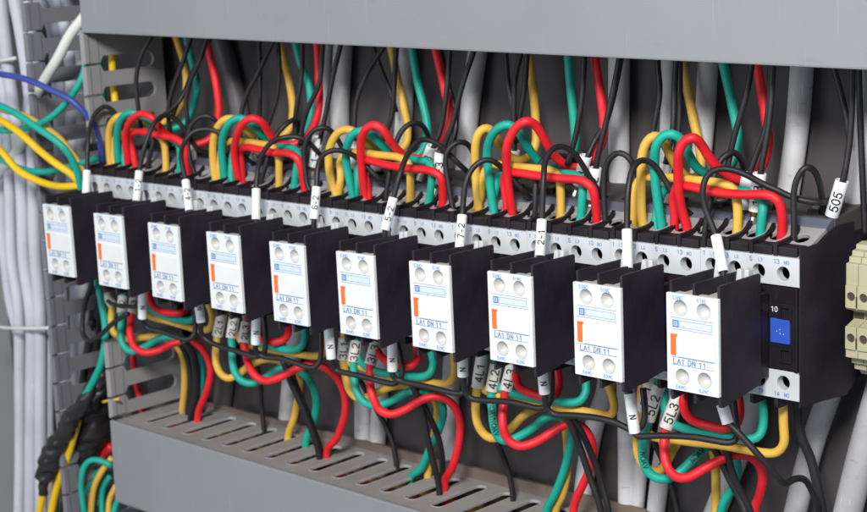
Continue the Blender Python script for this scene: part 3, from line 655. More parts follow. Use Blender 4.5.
# --- black wires hanging out of the top duct; some carry white number tubes and tinned ends
HANG = [
 ([(151,37),(141,56),(136,81),(138.5,109),(141,128)], (52, 50, 50, 54), None, 'in front of the slotted duct wall'),
 ([(190.5,38),(183,62),(173.5,86),(168.5,108),(169,128),(170,150)], (66, 64, 62, 64), None, 'left of the second yellow loop'),
 ([(204,38),(199,58),(189,84),(179,100),(172,118)], (70, 70, 68, 66), None, 'crossing behind the first red loop'),
 ([(207,38),(200,60),(190,82),(186,100),(187.5,120),(189,146)], (64, 62, 60, 62), ((192.5,160),(190.5,143),None), 'above the second contactor'),
 ([(259,42),(260,75),(259.7,109),(259,130)], (88, 88), None, 'far back above the third contactor'),
 ([(273,42),(259,71),(246,96.5),(241.4,114),(240,132),(244,150)], (70, 68, 66, 66), ((252,164),(262,139),'2'), 'above the third contactor'),
 ([(278,42),(279.5,70),(277,97),(269,122),(262,140)], (76, 76, 72), None, 'behind the third pair of jumpers'),
 ([(302.4,43),(301.5,76),(297,105),(294.8,125),(296,140)], (72, 70, 70), ((300.5,163),(297,137),'3'), 'with white tube beside the green loop of the fourth contactor'),
 ([(323,43),(319,84),(309,106),(303,124),(300,145)], (66, 64, 64), None, 'crossing the second red loop'),
 ([(340.5,45.7),(333,76),(325.5,115),(320,140)], (66, 64, 62), ((313.5,166),(318,137),'1-2'), 'with white tube between fourth and fifth contactors'),
 ([(383.7,47),(367,73.7),(356.5,101),(354.3,127),(355,150)], (72, 70, 68, 68), ((353,168),(356,140),None), 'above the fifth contactor'),
 ([(373.5,47),(381,68.6),(391,94),(396,112)], (84, 84), None, 'behind the third yellow loop, upper part'),
 ([(396.4,48),(394.5,80),(392,115),(385,135),(377,152)], (76, 76, 72), ((370,186),(377,164),'5'), 'dropping behind the third green loop'),
 ([(449.8,50.8),(447.2,85),(441.5,126),(436,142)], (66, 64, 62), ((425.5,164),(432.5,146),'3'), 'with a tilted white tube right of the sixth contactor'),
 ([(441,50),(449,86),(456,118),(455,135),(449,150)], (78, 76, 72), None, 'crossing the third red wire'),
 ([(474,50.8),(461.5,88),(452.5,124),(443,150)], (64, 62, 60), ((437,183),(440.5,152),'1-3'), 'white tube behind right end of third red jumper'),
 ([(505.7,52),(508.2,83.8),(513.5,115),(514.5,145)], (78, 78), ((512.5,172),(514.5,150),None), 'above the seventh contactor'),
 ([(521,53),(515,80),(514,105),(514.7,140)], (74, 74), None, 'second of three behind the fourth yellow loop'),
 ([(527,56),(525,85),(520,116),(516,142)], (76, 76), None, 'third of three behind the fourth yellow loop'),
 ([(584.4,56),(582.5,92),(579,118),(573.5,145),(567,165)], (68, 66, 64), None, 'in front of the fourth green wire'),
 ([(621,58),(617,80),(606,122),(594,142),(589,153)], (76, 74, 68), ((578.5,185),(586,155.5),'3'), 'with a tilted white tube behind the eighth contactor'),
 ([(619.5,58),(614,86.4),(605,127),(597,160)], (66, 64, 62), ((592,199),(595.5,167.5),'1-2'), 'upright white tube right of the fourth red jumper'),
 ([(657.2,59.7),(659.7,93),(654,127),(650,150)], (76, 74, 72), None, 'left of the fifth yellow loop'),
 ([(676.2,60),(674,100),(673,128),(667,158)], (72, 70, 68), ((661,184),(666,163),None), 'inside the fifth yellow loop'),
 ([(680,60),(679.5,110),(677,150),(673,185)], (78, 76, 70), ((669,211),(671,188),'5-'), 'behind the fifth green loop'),
 ([(751.7,66),(746,96.5),(737.5,125),(731,150),(727,172)], (66, 64, 62), None, 'in front of the fifth green wire'),
 ([(771,66),(768.5,108),(764,135),(756,155),(751,170)], (66, 64, 62), ((742.5,208),(748.5,173),'3'), 'with a tilted white tube above the rightmost contactor'),
 ([(773,66),(770.8,105),(766.8,138),(761,170)], (62, 60, 58), ((755,211),(759.8,173),'1-3'), 'with upright white tube above the rightmost contactor'),
 ([(833.7,67),(842,97),(847.5,124),(849.3,140)], (80, 80), None, 'crossing behind the wire of tube 505'),
 ([(852.3,68),(851.6,115),(848.5,150),(843.5,178)], (70, 70, 68), ((831.6,216),(842.3,180.5),'505'), 'at the far right, white tube marked 505'),
 ([(859,68),(860.4,127),(863,190),(865,235)], (84, 84), None, 'running down along the right edge of the picture'),
]
for px, ys, sl, where in HANG:
    P = path(px, ys)
    P = [P[0]-(P[1]-P[0]).normalized()*30]+P
    if sl:
        Y = ys[-1]; a, b = at(*sl[0], Y), at(*sl[1], Y)
        P += [b, a, a+(a-b).normalized()*3] if (P[-1]-b).length > 4 else [a, a+(a-b).normalized()*3]
    o = wire('control_wire', 'black', P, RC, f'black wire from top duct, {where}', group=G5)
    if sl:
        sleeve(o, a, b, 2.75 if sl[2] else 2.5, sl[2], 4.6, off=.45)
        d = (a-b).normalized(); e = a+d*2.2
        MB().cyl(a+d*.2, d, 1.7, 1.5, 2.2, 12).build('copper_strands', M['brass'], o)
        MB().cyl(e, d, 1.5, 2.0, 2.5, 10).add(*tube([e+d*2.5, e+d*4.5, e+d*6.5], 1.9, 10)).build('ferrule', M['metal'], o)

# --- numbered wires below: sleeve, bow, then down into the bottom duct
BOW = {
 0: {'yellow': [((112.5,305),(104,291),None), [(111.5,312),(110.8,322.8),(113.4,333),(122.2,338.6),(136.3,338),(150.3,336.8),(164,337.5),(175,344),(182,354),(184.4,368),(184.2,392),(182,412)]],
     'green': [((121.5,313),(122.8,296),'L2'), [(121.5,322),(120.4,331.5),(122.2,343.9),(131,351.8),(143.3,347.8),(155.6,340.3),(169.7,336.5),(183,339),(193,348.4),(200.5,361),(201.8,378.7),(198.2,398),(195.6,415)]],
     'red': [((131.5,314),(134.5,297),'L3'), [(130.6,322),(130,335),(134.5,347.4),(145,352.7),(157.4,350.9),(171.4,344.2),(183.7,341),(196,343.9),(206,354.4),(210.6,370),(206.2,392.8),(198,415)]]},
 1: {'yellow': [((217.3,336),(222,314),'2L1'), [(216.5,343),(215.5,356.3),(218.5,371),(227,378.8),(236,375.8),(248,367),(258.6,361),(272,359),(287,364),(297.5,373),(299.9,386),(296.7,404),(293.7,419.6),(288,436)]],
     'green': [((231.3,338),(234.5,317.5),'2L2'), [(232,344),(232.2,358),(234.8,373),(242.8,382),(253.3,383.5),(265.6,377.6),(279.7,368),(292,367),(303,373.5),(312,385),(316.4,402.3),(312.5,425),(306,441)]],
     'red': [((243.5,343.5),(246.5,322.5),'2L3'), [(244.8,349),(247,359.8),(253.3,373.9),(263.9,381),(276,379),(288.5,373),(302.5,366.5),(314.8,364.5),(327.2,368.6),(337,378),(344.6,394),(345.5,409),(342,425),(335.4,440.4),(327,450)]]},
 2: {'yellow': [((342.9,360),(344.5,338),'3L1'), [(344.4,366),(345.5,376.3),(349.9,391),(357,398.5),(365.7,398),(376.3,393),(390.3,387),(405,385),(420,389),(432,396),(437.5,406),(436.6,420),(433,441.4),(428,468)]],
     'green': [((353.4,362),(356.5,340.5),'3L2'), [(353.8,369),(354.3,379.8),(357,393),(365.7,403.5),(379.8,405),(395.6,399),(411.4,390.8),(425,391),(437,396),(442.8,407),(442.3,419),(437.3,433.3),(429,450.9),(421,468.9),(410,479)]],
     'red': [((370,365),(376,342),'3L3'), [(370,371),(370,383.3),(372.8,397.4),(379.2,410),(389.8,414.8),(403.9,410.4),(417.9,402),(432,396.6),(444.3,398),(454.8,407),(460,422),(458.4,445),(452.5,467),(444.7,482)]]},
 3: {'yellow': [((477.3,387.5),(482.8,353),'4L1'), [(476,397),(475.5,408),(477,422),(481.5,431.5),(489.8,438.7),(499.6,438),(510,429.6),(525,414.5),(540,407),(554,408),(563,415),(566.5,436),(567.5,468),(562,496),(556,508)]],
     'green': [((491.3,391.5),(496.5,364),'4L2'), [(491.4,400),(492.2,411.5),(494,427),(498,437.5),(505,441.8),(517.3,437.5),(533,428),(547,417),(560,416),(570,424),(571,440),(568,456),(563.5,472.8),(554,496.3),(547,509)]],
     'red': [((505.4,391.5),(512.5,365),'4L3'), [(504,400),(502.8,411.5),(502.8,426),(507.5,439.5),(519.2,446.8),(533,443.4),(548.6,434.5),(560,427),(573.3,422.8),(585,429),(592.5,444),(591.5,464),(583,484.5),(574,507)]]},
 4: {'yellow': [((643,411),(652,376),'5L1'), [(639,424),(637,440),(638.5,456),(646.9,468.9),(657.6,471.8),(665.5,465),(673.3,449),(682,438),(696,435),(708,441),(714,454),(715.8,474),(715.6,512)]],
     'green': [((648,420.5),(659.5,385),'5L2'), [(645.3,429),(643,441.4),(643,460),(649.8,474),(661.6,479.6),(673.3,476.7),(685,467.5),(697,455.5),(709,446),(722,443.5),(733,451),(737.2,468),(733,488),(722,507)]],
     'red': [((665.6,428.5),(678.5,395),'5L3'), [(664.4,437),(664,452),(668,469),(677.3,478),(689,477.5),(702,470),(716.6,462),(732,455.5),(746,455),(757.8,462),(762.7,476),(759.7,494.4),(754,512)]]},
}
YB = {'yellow': (47, 46, 50, 58, 66, 72, 78, 80), 'green': (46, 43, 46, 54, 62, 70, 74, 76), 'red': (44, 39, 42, 50, 58, 66, 68, 70)}
for p in range(5):
    i = 2*p+1
    for b, c in enumerate(('yellow', 'green', 'red')):
        (lo, hi, txt), pts = BOW[p][c]
        a, e = at(*lo, YB[c][0]), at(*hi, 49)
        P = [Vector(Tbot(i, b))]+[e, a]+path(pts, YB[c])
        P = P+[Vector((P[-1].x-.5, P[-1].y, min(-150, P[-1].z-12)))]
        o = wire('numbered_wire', c, P, RP, f'{c} wire bowing below {nth(i)} into bottom duct' + (f', tube marked {txt}' if txt else ''), group=G3)
        if c == 'green' and p in (3, 4): print_on(o, P, RP, 'NOAV', 3.0, P[5].z, flip=False); print_on(o, P, RP, 'NOAV', 3.0, P[10].z+2 if p == 3 else P[10].z)
        sleeve(o, a, e, 2.95 if p else 2.7, txt, 5.0 if p > 1 else 4.4, 'sleeve_grey', off=.47)

# --- jumpers along the bottom, phases swapped
JB = {
 0: {'red': [(149.5,293),(151.5,303.4),(159,310.6),(172,313.3),(184,312.5),(188,305)],
     'green': [(145,298),(149,307.8),(164.4,316),(178.5,319.8),(192,320),(199,315),(200,303)],
     'yellow': [(140,306),(149,315.7),(168,321),(185.5,326.3),(202,330),(211,328),(212.8,317.5),(208.6,304)]},
 1: {'red': [(258,328),(259,336),(266,341),(277,342.2),(286,338.5),(288.6,327)],
     'green': [(248,330),(252,340),(263,344.5),(277,348),(292,350),(302,346.5),(305,338.7),(304.3,329)],
     'yellow': [(236,330),(240,340),(250,345),(269,349.2),(295.5,353.6),(316.6,356.2),(323.5,354),(325.5,344),(326,333)]},
 2: {'red': [(376,345),(380,355.2),(387,361),(400,366),(411,366.3),(417.5,360),(417,350)],
     'green': [(356,350),(362,363),(375,371),(399,374.8),(421,377),(431,372.8),(433.6,364),(431,352)],
     'yellow': [(344,352),(350,363),(361,367),(379,373),(402.6,379.5),(425.5,382),(446,383.3),(453.4,378.5),(454.6,367.5),(454.5,358)]},
 3: {'red': [(513,365),(516,377),(519,387),(529,392.5),(542,396.6),(553,397),(558.8,389),(557.3,368)],
     'green': [(493,378),(500,388),(511,393.3),(529,397),(548.5,400.3),(569.6,402.8),(581.5,401),(586.3,392),(585.4,380)],
     'yellow': [(478,380),(485,390),(498,395.4),(520.3,400.5),(546.7,406),(573,409.8),(600,414),(609.5,416),(614.6,411),(613.5,400),(608.5,385)]},
 4: {'red': [(683.5,390),(683,405),(687,416),(695,421.5),(706,424.8),(724,429),(735,427),(739.3,418),(738.6,398)],
     'green': [(664,398),(665.5,412),(672,423),(684,428.5),(700,432),(717.6,433.5),(733.4,436.5),(748,439.3),(757,438.5),(762.3,430.4),(761.3,397)],
     'yellow': [(641,400),(643,425),(650,435.5),(662,438.5),(678,440.3),(700,443),(717.6,444.6),(740.4,448.6),(763.3,452.8),(777.4,453),(784,445),(783.5,425),(782.4,400)]},
}
YJB = {'red': (50, 46, 42, 40, 41, 46, 50), 'green': (50, 47, 45, 44, 44, 47, 50), 'yellow': (50, 49, 48, 48, 48, 49, 50)}
for p in range(5):
    i = 2*p+1
    for c, b0, b1 in (('red', 2, 0), ('green', 1, 1), ('yellow', 0, 2)):
        a, e = Tbot(i, b0), Tbot(i+1, b1)
        P = path(JB[p][c], YJB[c], start=[(a[0]+(2.0 if c != 'red' else 2.4), a[1]+2, a[2])], end=[e])
        wire('jumper_wire', c, P, RP*.95, f'{c} jumper below the terminals, {nth(i)} to its right neighbour', group=G4)

# --- neutral chain: black wires with tubes marked N hanging under the front blocks
NS = {2: ((142.4,318.4),(142.4,290)), 3: ((201,322.3),(198.6,303)), 4: ((255.6,344),(256.2,314)), 5: ((331.4,358.8),(328.4,328)), 6: ((392.4,371),(392,342)),
      7: ((462.6,376.5),(462.3,357)), 8: ((544.6,394),(542.0,367)), 9: ((634.8,433),(629.4,393)), 10: ((728,423.5),(722,404))}
CH = {2: [(141.8,322),(146,327.5),(159,331),(176.7,337),(189,340),(194.5,335),(195.3,324),(195,305)],
      3: [(200.6,326),(202,336),(210,342.2),(225.2,347.8),(242.8,353),(256,357),(264,353.5),(265.5,335),(263.5,315)],
      4: [(255,348),(257.5,355),(266,357.3),(281.4,358.5),(299,364.2),(312,368.2),(318.8,364.5),(321.2,352.8),(321.3,330)],
      5: [(331.4,362),(334,369.6),(346.4,373),(364,377),(381.5,381.7),(396,384),(402,377),(401.8,364),(397,343)],
      6: [(392,374),(395,379),(403,381.8),(425.5,386.3),(446.6,391.5),(457,394),(464.5,393),(468.5,386),(469.5,370),(470,352)],
      7: [(463.3,380),(464.3,391),(470,398.6),(485.2,400.3),(511.5,402.2),(529,406.3),(542,409),(549.5,404.5),(551.6,388.7),(551.2,366)],
      8: [(545,397),(546,408.5),(553,414.3),(573,415.4),(600,418.5),(618,423.6),(634,431),(643,427),(645,412),(643,388)],
      9: [(636.6,436),(660.3,435.6),(695.5,437.3),(718,441.3),(731.7,443),(737.3,438.5),(736,422),(733.5,400)],
      10: [(731.5,426),(749.2,444.5),(762,459),(771.5,469.5),(780,480),(786.2,484),(792,480),(802.9,478.7),(810.7,488.5),(818.6,510),(822,524)]}
for i, ((lo), (hi)) in NS.items():
    Y0 = 24
    a, e = at(*lo, Y0), at(*hi, Y0)
    P = [e+(e-a).normalized()*8, e, a]+path(CH[i], (24, 27, 30, 33, 36, 38) if i < 10 else (24, 28, 34, 44, 60, 75))
    o = wire('neutral_wire', 'black', P, RC*1.08, f'black wire under {nth(i, "front block")}, white tube ' + ('marked N' if i != 10 else 'unmarked, kinked tail'), group='neutral wires chained under the front blocks')
    sleeve(o, a, e, 2.35, 'N' if i != 10 else None, 3.6, off=.42 if i != 3 else .75)
P = path([(91.4,284),(86,300),(82.5,320),(82.5,333),(88,340.5),(98,337),(115,321.5),(128,314)], (40, 40, 38, 36, 32, 30), start=None)
wire('neutral_wire', 'black', [Vector((P[0].x, 40, P[0].z+14))]+P, RC*1.1, 'thin black wire drooping in a bow below the leftmost contactor', group='neutral wires chained under the front blocks')
P = path([(108,301),(113,304.5),(125,306),(136,306.8),(144,304)], (38, 36, 34, 30))
wire('control_wire', 'black', P, RC*.9, 'short black wire lying across the marker tubes below the leftmost contactor', group=G5)

# --- black wires dropping into the bottom duct
DROP = [
 ([(178,338),(186,352),(190.3,366),(191.5,393),(188,422)], (56, 66, 74, 76), 2.2, 'thick black wire, left one of a pair below the second contactor'),
 ([(183,340),(192,352),(195.5,368),(195.5,395),(191,420)], (54, 62, 70, 72), 2.2, 'thick black wire, right one of a pair below the second contactor'),
 ([(172,340),(184,355),(199,373),(201.8,392.8),(202,416)], (70, 76, 82, 82), 1.4, 'thin black wire crossing behind the first pair of bows'),
 ([(256,360),(260.7,384),(261.5,401.5),(264,430)], (70, 80, 82, 82), 1.4, 'single black wire below the third contactor'),
 ([(283,360),(290,380),(302.4,407.4),(312.5,432.8),(318.5,451)], (50, 56, 62, 66), 1.7, 'black wire, left one of a pair below the fourth contactor'),
 ([(288,362),(296,386),(305.5,408),(313.5,430),(320,449)], (54, 62, 68, 70), 1.7, 'black wire, right one of a pair below the fourth contactor'),
 ([(352,366),(361,382),(371,400),(381,417.6),(391.3,437.9),(396.5,465)], (70, 76, 82, 82), 1.4, 'single black wire below the fifth contactor'),
 ([(411,383),(418,398),(424,420),(429,445),(434,466),(438.5,483)], (50, 56, 60, 64), 1.55, 'black wire, left one of a pair below the sixth contactor'),
 ([(415,384),(427,412),(437,434),(441.8,455),(442.8,479)], (54, 62, 70, 74), 1.55, 'black wire, right one of a pair below the sixth contactor'),
 ([(480,400),(487,416),(497.6,443.4),(506,464),(511.4,484.5),(513.5,507)], (66, 74, 80, 80), 1.4, 'single black wire below the seventh contactor'),
 ([(562,411),(569,421),(579.2,445.3),(589,474.7),(601,511)], (50, 54, 58, 60), 1.55, 'black wire, left one of a pair below the eighth contactor'),
 ([(567,411),(579.2,428),(592.5,457),(602.7,486.5),(608.6,513)], (52, 60, 66, 66), 1.55, 'black wire, right one of a pair below the eighth contactor'),
 ([(645,425),(653.7,441),(664,464),(671.4,484.5),(678,514)], (66, 74, 78, 78), 1.4, 'single black wire below the ninth contactor'),
 ([(708,438),(714.6,449),(728.4,476.7),(740.2,500),(746,514)], (50, 56, 60, 60), 1.55, 'black wire, left one of a pair below the rightmost contactor'),
 ([(723,436),(726.4,449),(734.3,478.7),(744,498),(751,514)], (50, 56, 60, 62), 1.55, 'black wire, right one of a pair below the rightmost contactor'),
 ([(797,395),(798,412),(800.9,435.5),(810.7,459),(818.6,490.4),(823,514)], (62, 64, 68, 70), 2.0, 'thick black wire dropping from the right end of the rightmost contactor'),
]
for px, ys, r, lab in DROP:
    P = path(px, ys); P.append(Vector((P[-1].x, P[-1].y, min(-150, P[-1].z-12))))
    wire('control_wire', 'black', P, r, lab, group='black wires dropping into the bottom duct')

# --- wires lying inside the bottom duct, glimpsed through its slots
k = 0
for c, y, z, x0, x1 in (('red', 62, -137, -400, -250), ('red', 70, -138, -400, -190), ('yellow', 56, -138, -330, -230), ('yellow', 74, -136.6, -260, -80), ('green', 57, -136.5, -245, 60), ('red', 66, -140, -190, 100), ('green', 64, -138, -150, 60), ('yellow', 82, -140, -390, -150)):
    pts = [Vector((x0+(x1-x0)*t/9, y+math.sin(t*1.3+y)*1.8, z+math.sin(t*.9+y)*.8-(x0+(x1-x0)*t/9+414)*.0178)) for t in range(10)]
    wire('ducted_wire', c, pts, RP, [ 'red wire in the bottom duct near its left end, front one', 'red wire in the bottom duct near its left end, rear one', 'yellow wire in the bottom duct below the third contactor, seen through slots', 'yellow wire in the bottom duct below the sixth contactor, seen through slots', 'green wire in the bottom duct, front one, seen through the middle slots', 'red wire in the bottom duct seen through the right-hand slots', 'green wire in the bottom duct, rear one, seen through right slots', 'yellow wire at the back of the bottom duct, left half'][k], group='wires inside the bottom duct'); k += 1

# --- fat grey cables running vertically behind the contactors
FAT = [
 ([(208,10),(221,42),(231,78),(239,112),(238,180),(230,290),(226,370),(222,402)], 5.6, 'dgrey', 98, 'brownish grey cable behind the third contactor, leaning'),
 ([(326,25),(325,43),(322,130),(306,260),(290,382),(287,418)], 4.6, 'pale_brightened', 98, 'pale cable behind the fourth contactor'),
 ([(344,25),(343,46),(340,130),(352,260),(363,397),(363,426)], 5.0, 'pale_brightened', 98, 'pale cable behind the fifth contactor'),
 ([(408,25),(406.6,48),(403,130),(388,270),(379.5,407),(378,436)], 4.4, 'pale_brightened', 98, 'pale cable behind the sixth contactor'),
 ([(482,25),(477.7,51),(471,101),(465,165),(457,290),(450,407),(449,460)], 4.7, 'pale_brightened', 98, 'pale cable with specks behind the seventh contactor'),
 ([(619,30),(619,58),(619,150),(624,300),(628,431),(628,505)], 4.9, 'pale_brightened', 98, 'pale cable behind the ninth contactor'),
 ([(669,40),(668.6,60),(667,130),(660,250),(648,400),(641,470),(637,510)], 3.3, 'pale_brightened', 98, 'slim pale cable, left one of two behind the ninth contactor'),
 ([(709,40),(708,62),(704,130),(690,260),(674,390),(661,470),(656,515)], 4.4, 'pale_brightened', 97, 'pale printed cable, right one of two behind the ninth contactor'),
 ([(602,330),(607,382),(594.6,425),(585,478.5),(582,514)], 4.6, 'pale_brightened', 98, 'pale cable behind the eighth contactor, lower part'),
 ([(804,40),(802,67),(797,130),(787,200),(772,300),(752,407),(740,450),(728,480),(712,520)], 4.9, 'pale_brightened', 98, 'pale cable behind the rightmost contactor'),
 ([(870,60),(866,130),(857,205),(848,300),(832,385),(818.6,425),(806.5,466),(793,525)], 4.9, 'pale', 92, 'pale cable leaning left below the rightmost contactor'),
 ([(893,340),(880,390),(867,435),(856,478),(845,525)], 6.0, 'pale', 92, 'thick pale cable at the bottom right corner'),
]
for px, r, m, Y, lab in FAT:
    P = path(px, (Y,)); P[-1] = P[-1]+(P[-1]-P[-2]).normalized()*34; P[0] = P[0]+(P[0]-P[1]).normalized()*20
    o = wire('vertical_cable', m, P, r, 'fat '+lab, 'cable', 'fat cables running behind the contactors', n=18, smooth=4)
    if 'printed' in lab: print_on(o, P, r, 'AWM', 3.6, -150, flip=True, smooth=4); print_on(o, P, r, 'AWM', 3.6, -105, flip=True, smooth=4)
    if 'slim' in lab: print_on(o, P, r, 'NON', 3.0, -140, flip=True, smooth=4)

# ================================================================== left side
GL = 'coloured wires crossing into the vertical duct at the left'
LEFT = [
 ('blue', [(-30,70),(0,74),(26.4,79.3),(49,89),(70.3,99.6),(84.4,112.8),(95,126.8),(101,149.7),(103,168)], (20, 24, 30, 38, 46, 52), 1.75, 'blue wire sweeping from the left edge to the leftmost contactor'),
 ('green', [(92,8),(87.6,32),(86,60),(82.6,76),(72,95),(56.3,112.8),(40.4,123.3),(17.6,129.5),(0,130.3),(-30,128)], (55, 50, 42, 34, 28, 26), 1.9, 'green wire curving from behind the top duct down to the left edge'),
 ('green', [(-30,96),(0,105.7),(17.6,114.5),(38.7,128.6),(56.3,141),(66.8,151),(76,168),(81.3,190)], (18, 20, 24, 30, 38), 2.0, 'green wire falling from the left edge to the leftmost front block'),
 ('bright', [(-30,108),(0,119.8),(21,133.9),(40.6,151.5),(58,165),(72,174.5),(80,184)], (20, 24, 30, 38), 2.1, 'upper bright yellow wire coming in from the left edge'),
 ('bright', [(-25,132),(0,150),(17.8,170),(38,180.8),(58.4,186.4),(77.5,185.6),(88,184)], (24, 28, 34, 40), 2.1, 'lower bright yellow wire coming in from the left edge'),
 ('green', [(-25,148),(0,159),(22.9,169.4),(43,172),(63.5,168),(82,163),(98,158)], (30, 34, 40, 46), 1.9, 'green wire sagging between the two bright yellow wires'),
 ('yellow', [(-20,100),(0,109),(26.4,116.3),(42.2,125.5),(60,138),(71,152),(79,163),(86,176)], (34, 36, 40, 44), 1.7, 'dull yellow wire behind the green ones at the left'),
 ('bright', [(111,20),(111.8,45),(112.2,68),(114.5,96),(117.5,116),(121,135)], (66, 66, 64), 2.0, 'bright yellow wire upright inside the vertical duct'),
 ('green', [(100,20),(99.5,60),(104,100),(106,130)], (74, 74), 1.9, 'green wire upright inside the vertical duct'),
 ('green', [(95,278),(98.5,288),(102,305),(105.3,327),(104.6,345.6),(101,364),(93,382),(84,397)], (46, 44, 42, 40), 2.1, 'green wire dropping below the leftmost contactor into black tape'),
 ('bright', [(78,420),(73.3,437),(65.6,463.4),(57,487.5),(51.4,512),(47,535)], (46, 44, 42), 2.3, 'long bright yellow wire beside the taped harness'),
 ('bright', [(47,478),(43.2,494),(39.4,512),(35,535)], (40, 40), 2.1, 'bright yellow wire leaving the end of the taped harness'),
 ('bright', [(73,470),(71.7,485),(71,512),(70,535)], (60, 60), 2.0, 'bright yellow wire upright at the bottom, inside the duct'),
 ('green', [(112,466),(102.8,461.3),(93,459.5),(84.5,466),(81,483),(84,512),(86,535)], (60, 54, 50, 50), 1.8, 'green wire bending over beside the bottom duct end'),
 ('green', [(112,462),(98.4,472),(89,485),(86.5,505),(89,535)], (66, 62, 58), 1.8, 'inner green wire beside the bottom duct end'),
 ('yellow', [(112,458),(102.8,470),(94,487.5),(90.7,512),(89,535)], (62, 58, 54), 1.9, 'tan yellow wire beside the bottom duct end'),
 ('red', [(112,446),(102.8,454),(92,466),(81,484),(76,500),(75,535)], (72, 68, 66), 2.9, 'thick red wire beside the bottom duct end'),
 ('green', [(110,476),(102.5,490),(102,512),(104,535)], (66, 60), 1.8, 'green wire just under the bottom duct end'),
 ('yellow', [(116,486),(109.5,500),(108.5,512),(108,535)], (66, 62), 1.8, 'short yellow wire below the bottom duct'),
 ('green', [(128,492),(117,502),(114,514),(113,535)], (66, 62), 1.8, 'short green wire below the bottom duct'),
 ('red', [(120,342),(132,352),(134,372),(138,392),(142,410),(144,440)], (72, 72), 1.9, 'red wire seen through the slots of the vertical duct'),
 ('yellow', [(103,402),(108,400.8),(114,399.6),(119,399.4)], (44, 42), .8, 'thin yellow wire caught in a slit of the duct wall'),
]
for c, px, ys, r, lab in LEFT:
    wire('field_wire', c, path(px, ys), r, lab, group=GL)
P = path([(95,0),(84,17),(71,33.5),(58,58),(47,76),(38,92),(31,114),(22.9,140),(10,160),(-8,182)], (52, 46, 44, 44, 48, 56, 62))
wire('white_cable', 'white_cable', P, 3.0, 'white cable slanting down to the left past the duct fingers', 'cable', n=16)
for px, r, y, m, lab in [
  ([(-8,-5),(0,60),(8,130),(10,200),(12,260),(18,303),(20,400),(20,470),(19,520)], 3.6, 62, 'lav', 'pale lavender cable, leftmost of the upright bundle'),
  ([(0,-5),(10,84),(18,140),(22,200),(24,260),(31,314),(31,400),(30,520)], 3.9, 58, 'lav', 'pale lavender cable, second of the upright bundle'),
  ([(14,-5),(24,51),(31,107),(33,160),(35,250),(39.6,308),(40.5,400),(41,520)], 3.9, 60, 'lav', 'pale lavender cable, third of the upright bundle'),
  ([(26,-5),(34,45),(40,107),(42,180),(43,250),(47,320),(48.6,400),(49.5,520)], 3.0, 66, 'lav', 'pale lavender cable, rightmost of the upright bundle'),
  ([(-14,-5),(-8,60),(0,130),(2,200),(3,235),(10,300),(24,360),(25,520)], 3.4, 76, 'lav', 'pale lavender cable at the back of the upright bundle'),
  ([(20,-5),(30,60),(26,140),(29,220),(31,300),(36,400),(36,520)], 3.2, 80, 'lav', 'pale lavender cable half hidden inside the upright bundle'),
  ([(5,-5),(16,35),(25,78),(27,120),(16,200),(17,300),(26,400),(26,520)], 6.5, 84, 'dgrey', 'dark tube standing in for the shaded gap behind the lavender cables'),  # dark tube put in for the shaded gap between two cable groups
  ([(36,-5),(52,25),(56,60),(60,120),(60,180),(62,300),(66,420),(66,520)], 4.0, 84, 'lav', 'pale cable inside the duct seen through the left wall slots'),
  ([(52,-5),(64,25),(70,60),(72,120),(72,180),(76,300),(76,420),(76,520)], 4.0, 88, 'lav', 'second pale cable inside the duct seen through the left wall slots'),
  ([(64,-5),(78,25),(82,80),(82,130),(84,300),(80,420),(80,520)], 3.6, 90, 'pale', 'third pale cable inside the duct, nearest its right wall')]:
    wire('upright_cable', m, path(px, (y,)), r, lab, 'cable', 'pale cables bundled upright at the left', n=16, smooth=4)
# cable ties
def tie(px0, px1, py0, py1, Y, lab):
    a, b = at(px0, py0, Y), at(px1, py1, Y)
    pts = [a+(b-a)*t/10+Vector((0, -3.0*math.sin(math.pi*t/10), 0)) for t in range(11)]
    vs, fs = tube(spline(pts), 1.0, 8, rf=lambda t, an, q: 1.1)
    o = link('cable_tie', mesh_from(vs, fs), M['tie'], None, True); tag(o, lab, 'cable tie')
    MB().box(a.x-3, a.x+2, a.y-3, a.y+1, a.z-2, a.z+2, .5).build('tie_head', M['tie'], o)
tie(-3, 49, 327, 328, 53, 'clear cable tie strapped across the upright lavender cables')
tie(-4, 16, 62, 58, 55, 'small clear cable tie near the top left corner')
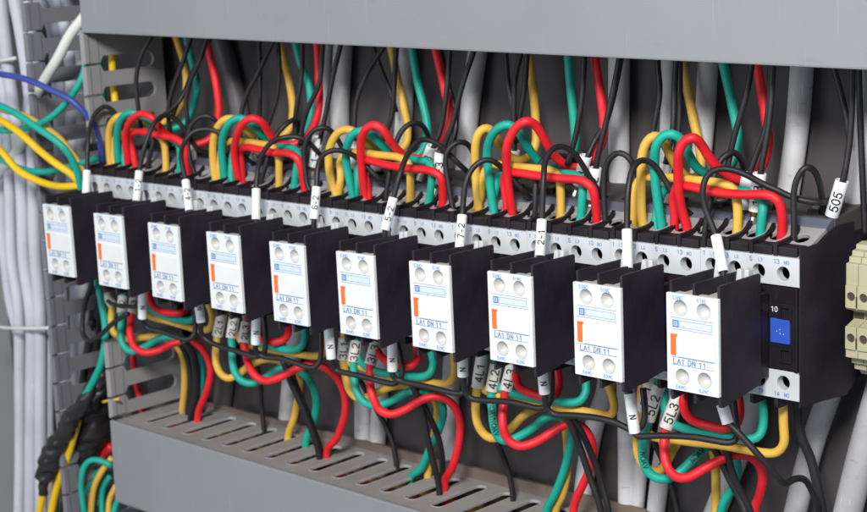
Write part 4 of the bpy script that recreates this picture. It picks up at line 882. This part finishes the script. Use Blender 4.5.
# taped harness
def lump(amp, fr, seed):
    def f(t, an, q): return 1+amp*noise.noise(Vector((q.x*fr+seed, q.z*fr+math.cos(an)*1.1, math.sin(an)*1.1+q.y*fr)))
    return f
def taped(px, ys, radii, lab, seed):
    pts = spline(path(px, ys), 1.2); lf = lump(.34, .2, seed); n = len(radii)
    def rf(t, an, q):
        x = t*(n-1); k = min(int(x), n-2); return (radii[k]+(radii[k+1]-radii[k])*(x-k))*lf(t, an, q)*(1+.05*(((t*16+an/6.283) % 1)-.5))
    vs, fs = tube(pts, 1, 28, rf); o = link('taped_harness', mesh_from(vs, fs), M['tape'], None, True); tag(o, lab, 'taped harness')
taped([(92,384),(87,398),(80,408),(71,417),(66,430),(59,442),(52.5,453),(48,466),(45,478)], (42, 40, 38), (2.8, 4.6, 4.6, 5.2, 5.4, 6.4, 6.8, 5.5), 'wrinkled black tape wrapped round the wires at the lower left', 3)
taped([(47,468),(45,480),(43.4,494)], (40, 40), (3.2, 3.1, 2.9), 'thin taped tail at the end of the wrapped harness', 9)
taped([(104,370),(98,392),(95,410),(93,425),(88,442),(80,460),(74,480)], (66, 62, 60), (4, 8.5, 10, 10.5, 9.5, 7, 4), 'fat black taped bundle behind the wrapped harness, left of the bottom duct', 5)
for j, (px, Y) in enumerate([([(100,300),(97,340),(92,380),(90,420)], 74), ([(92,320),(86,360),(80,400),(72,440),(66,480),(62,530)], 70), ([(104,310),(108,345),(104,380),(100,410)], 84), ([(64,500),(63,470),(68,440),(80,400)], 56)]):
    wire('control_wire', 'black' if j != 3 else 'dgrey', path(px, (Y,)), 2.3, ['black cable in the vertical duct below the leftmost contactor, left one', 'black cable slanting down in the vertical duct to the lower left', 'black cable in the vertical duct close to its right wall', 'dark grey cable rising to the taped harness'][j], group='dark cables in the vertical duct')

# ================================================================== light
w = bpy.data.worlds.new('World'); bpy.context.scene.world = w; w.use_nodes = True
w.node_tree.nodes['Background'].inputs['Color'].default_value = (.80, .88, 1, 1)
w.node_tree.nodes['Background'].inputs['Strength'].default_value = .34
def area(name, loc, target, size, energy, col):
    l = bpy.data.lights.new(name, 'AREA'); l.shape = 'DISK'; l.size = size; l.energy = energy; l.color = col
    o = bpy.data.objects.new(name, l); C.objects.link(o); o.location = Vector(loc)*S
    o.rotation_euler = (Vector(target)-Vector(loc)).to_track_quat('-Z', 'Y').to_euler(); return o
area('key_lamp', (430, -830, 600), (-80, 0, -20), .24, 17.5, (1, .98, .95))
area('soft_fill_lamp', (-450, -950, 150), (-200, 0, -30), .7, 3.6, (.93, .96, 1))
sc = bpy.context.scene
sc.view_settings.view_transform = 'Standard'; sc.view_settings.look = 'None'; sc.view_settings.gamma = 1; sc.view_settings.exposure = 0
sc.cycles.max_bounces = 6; sc.cycles.use_denoising = True
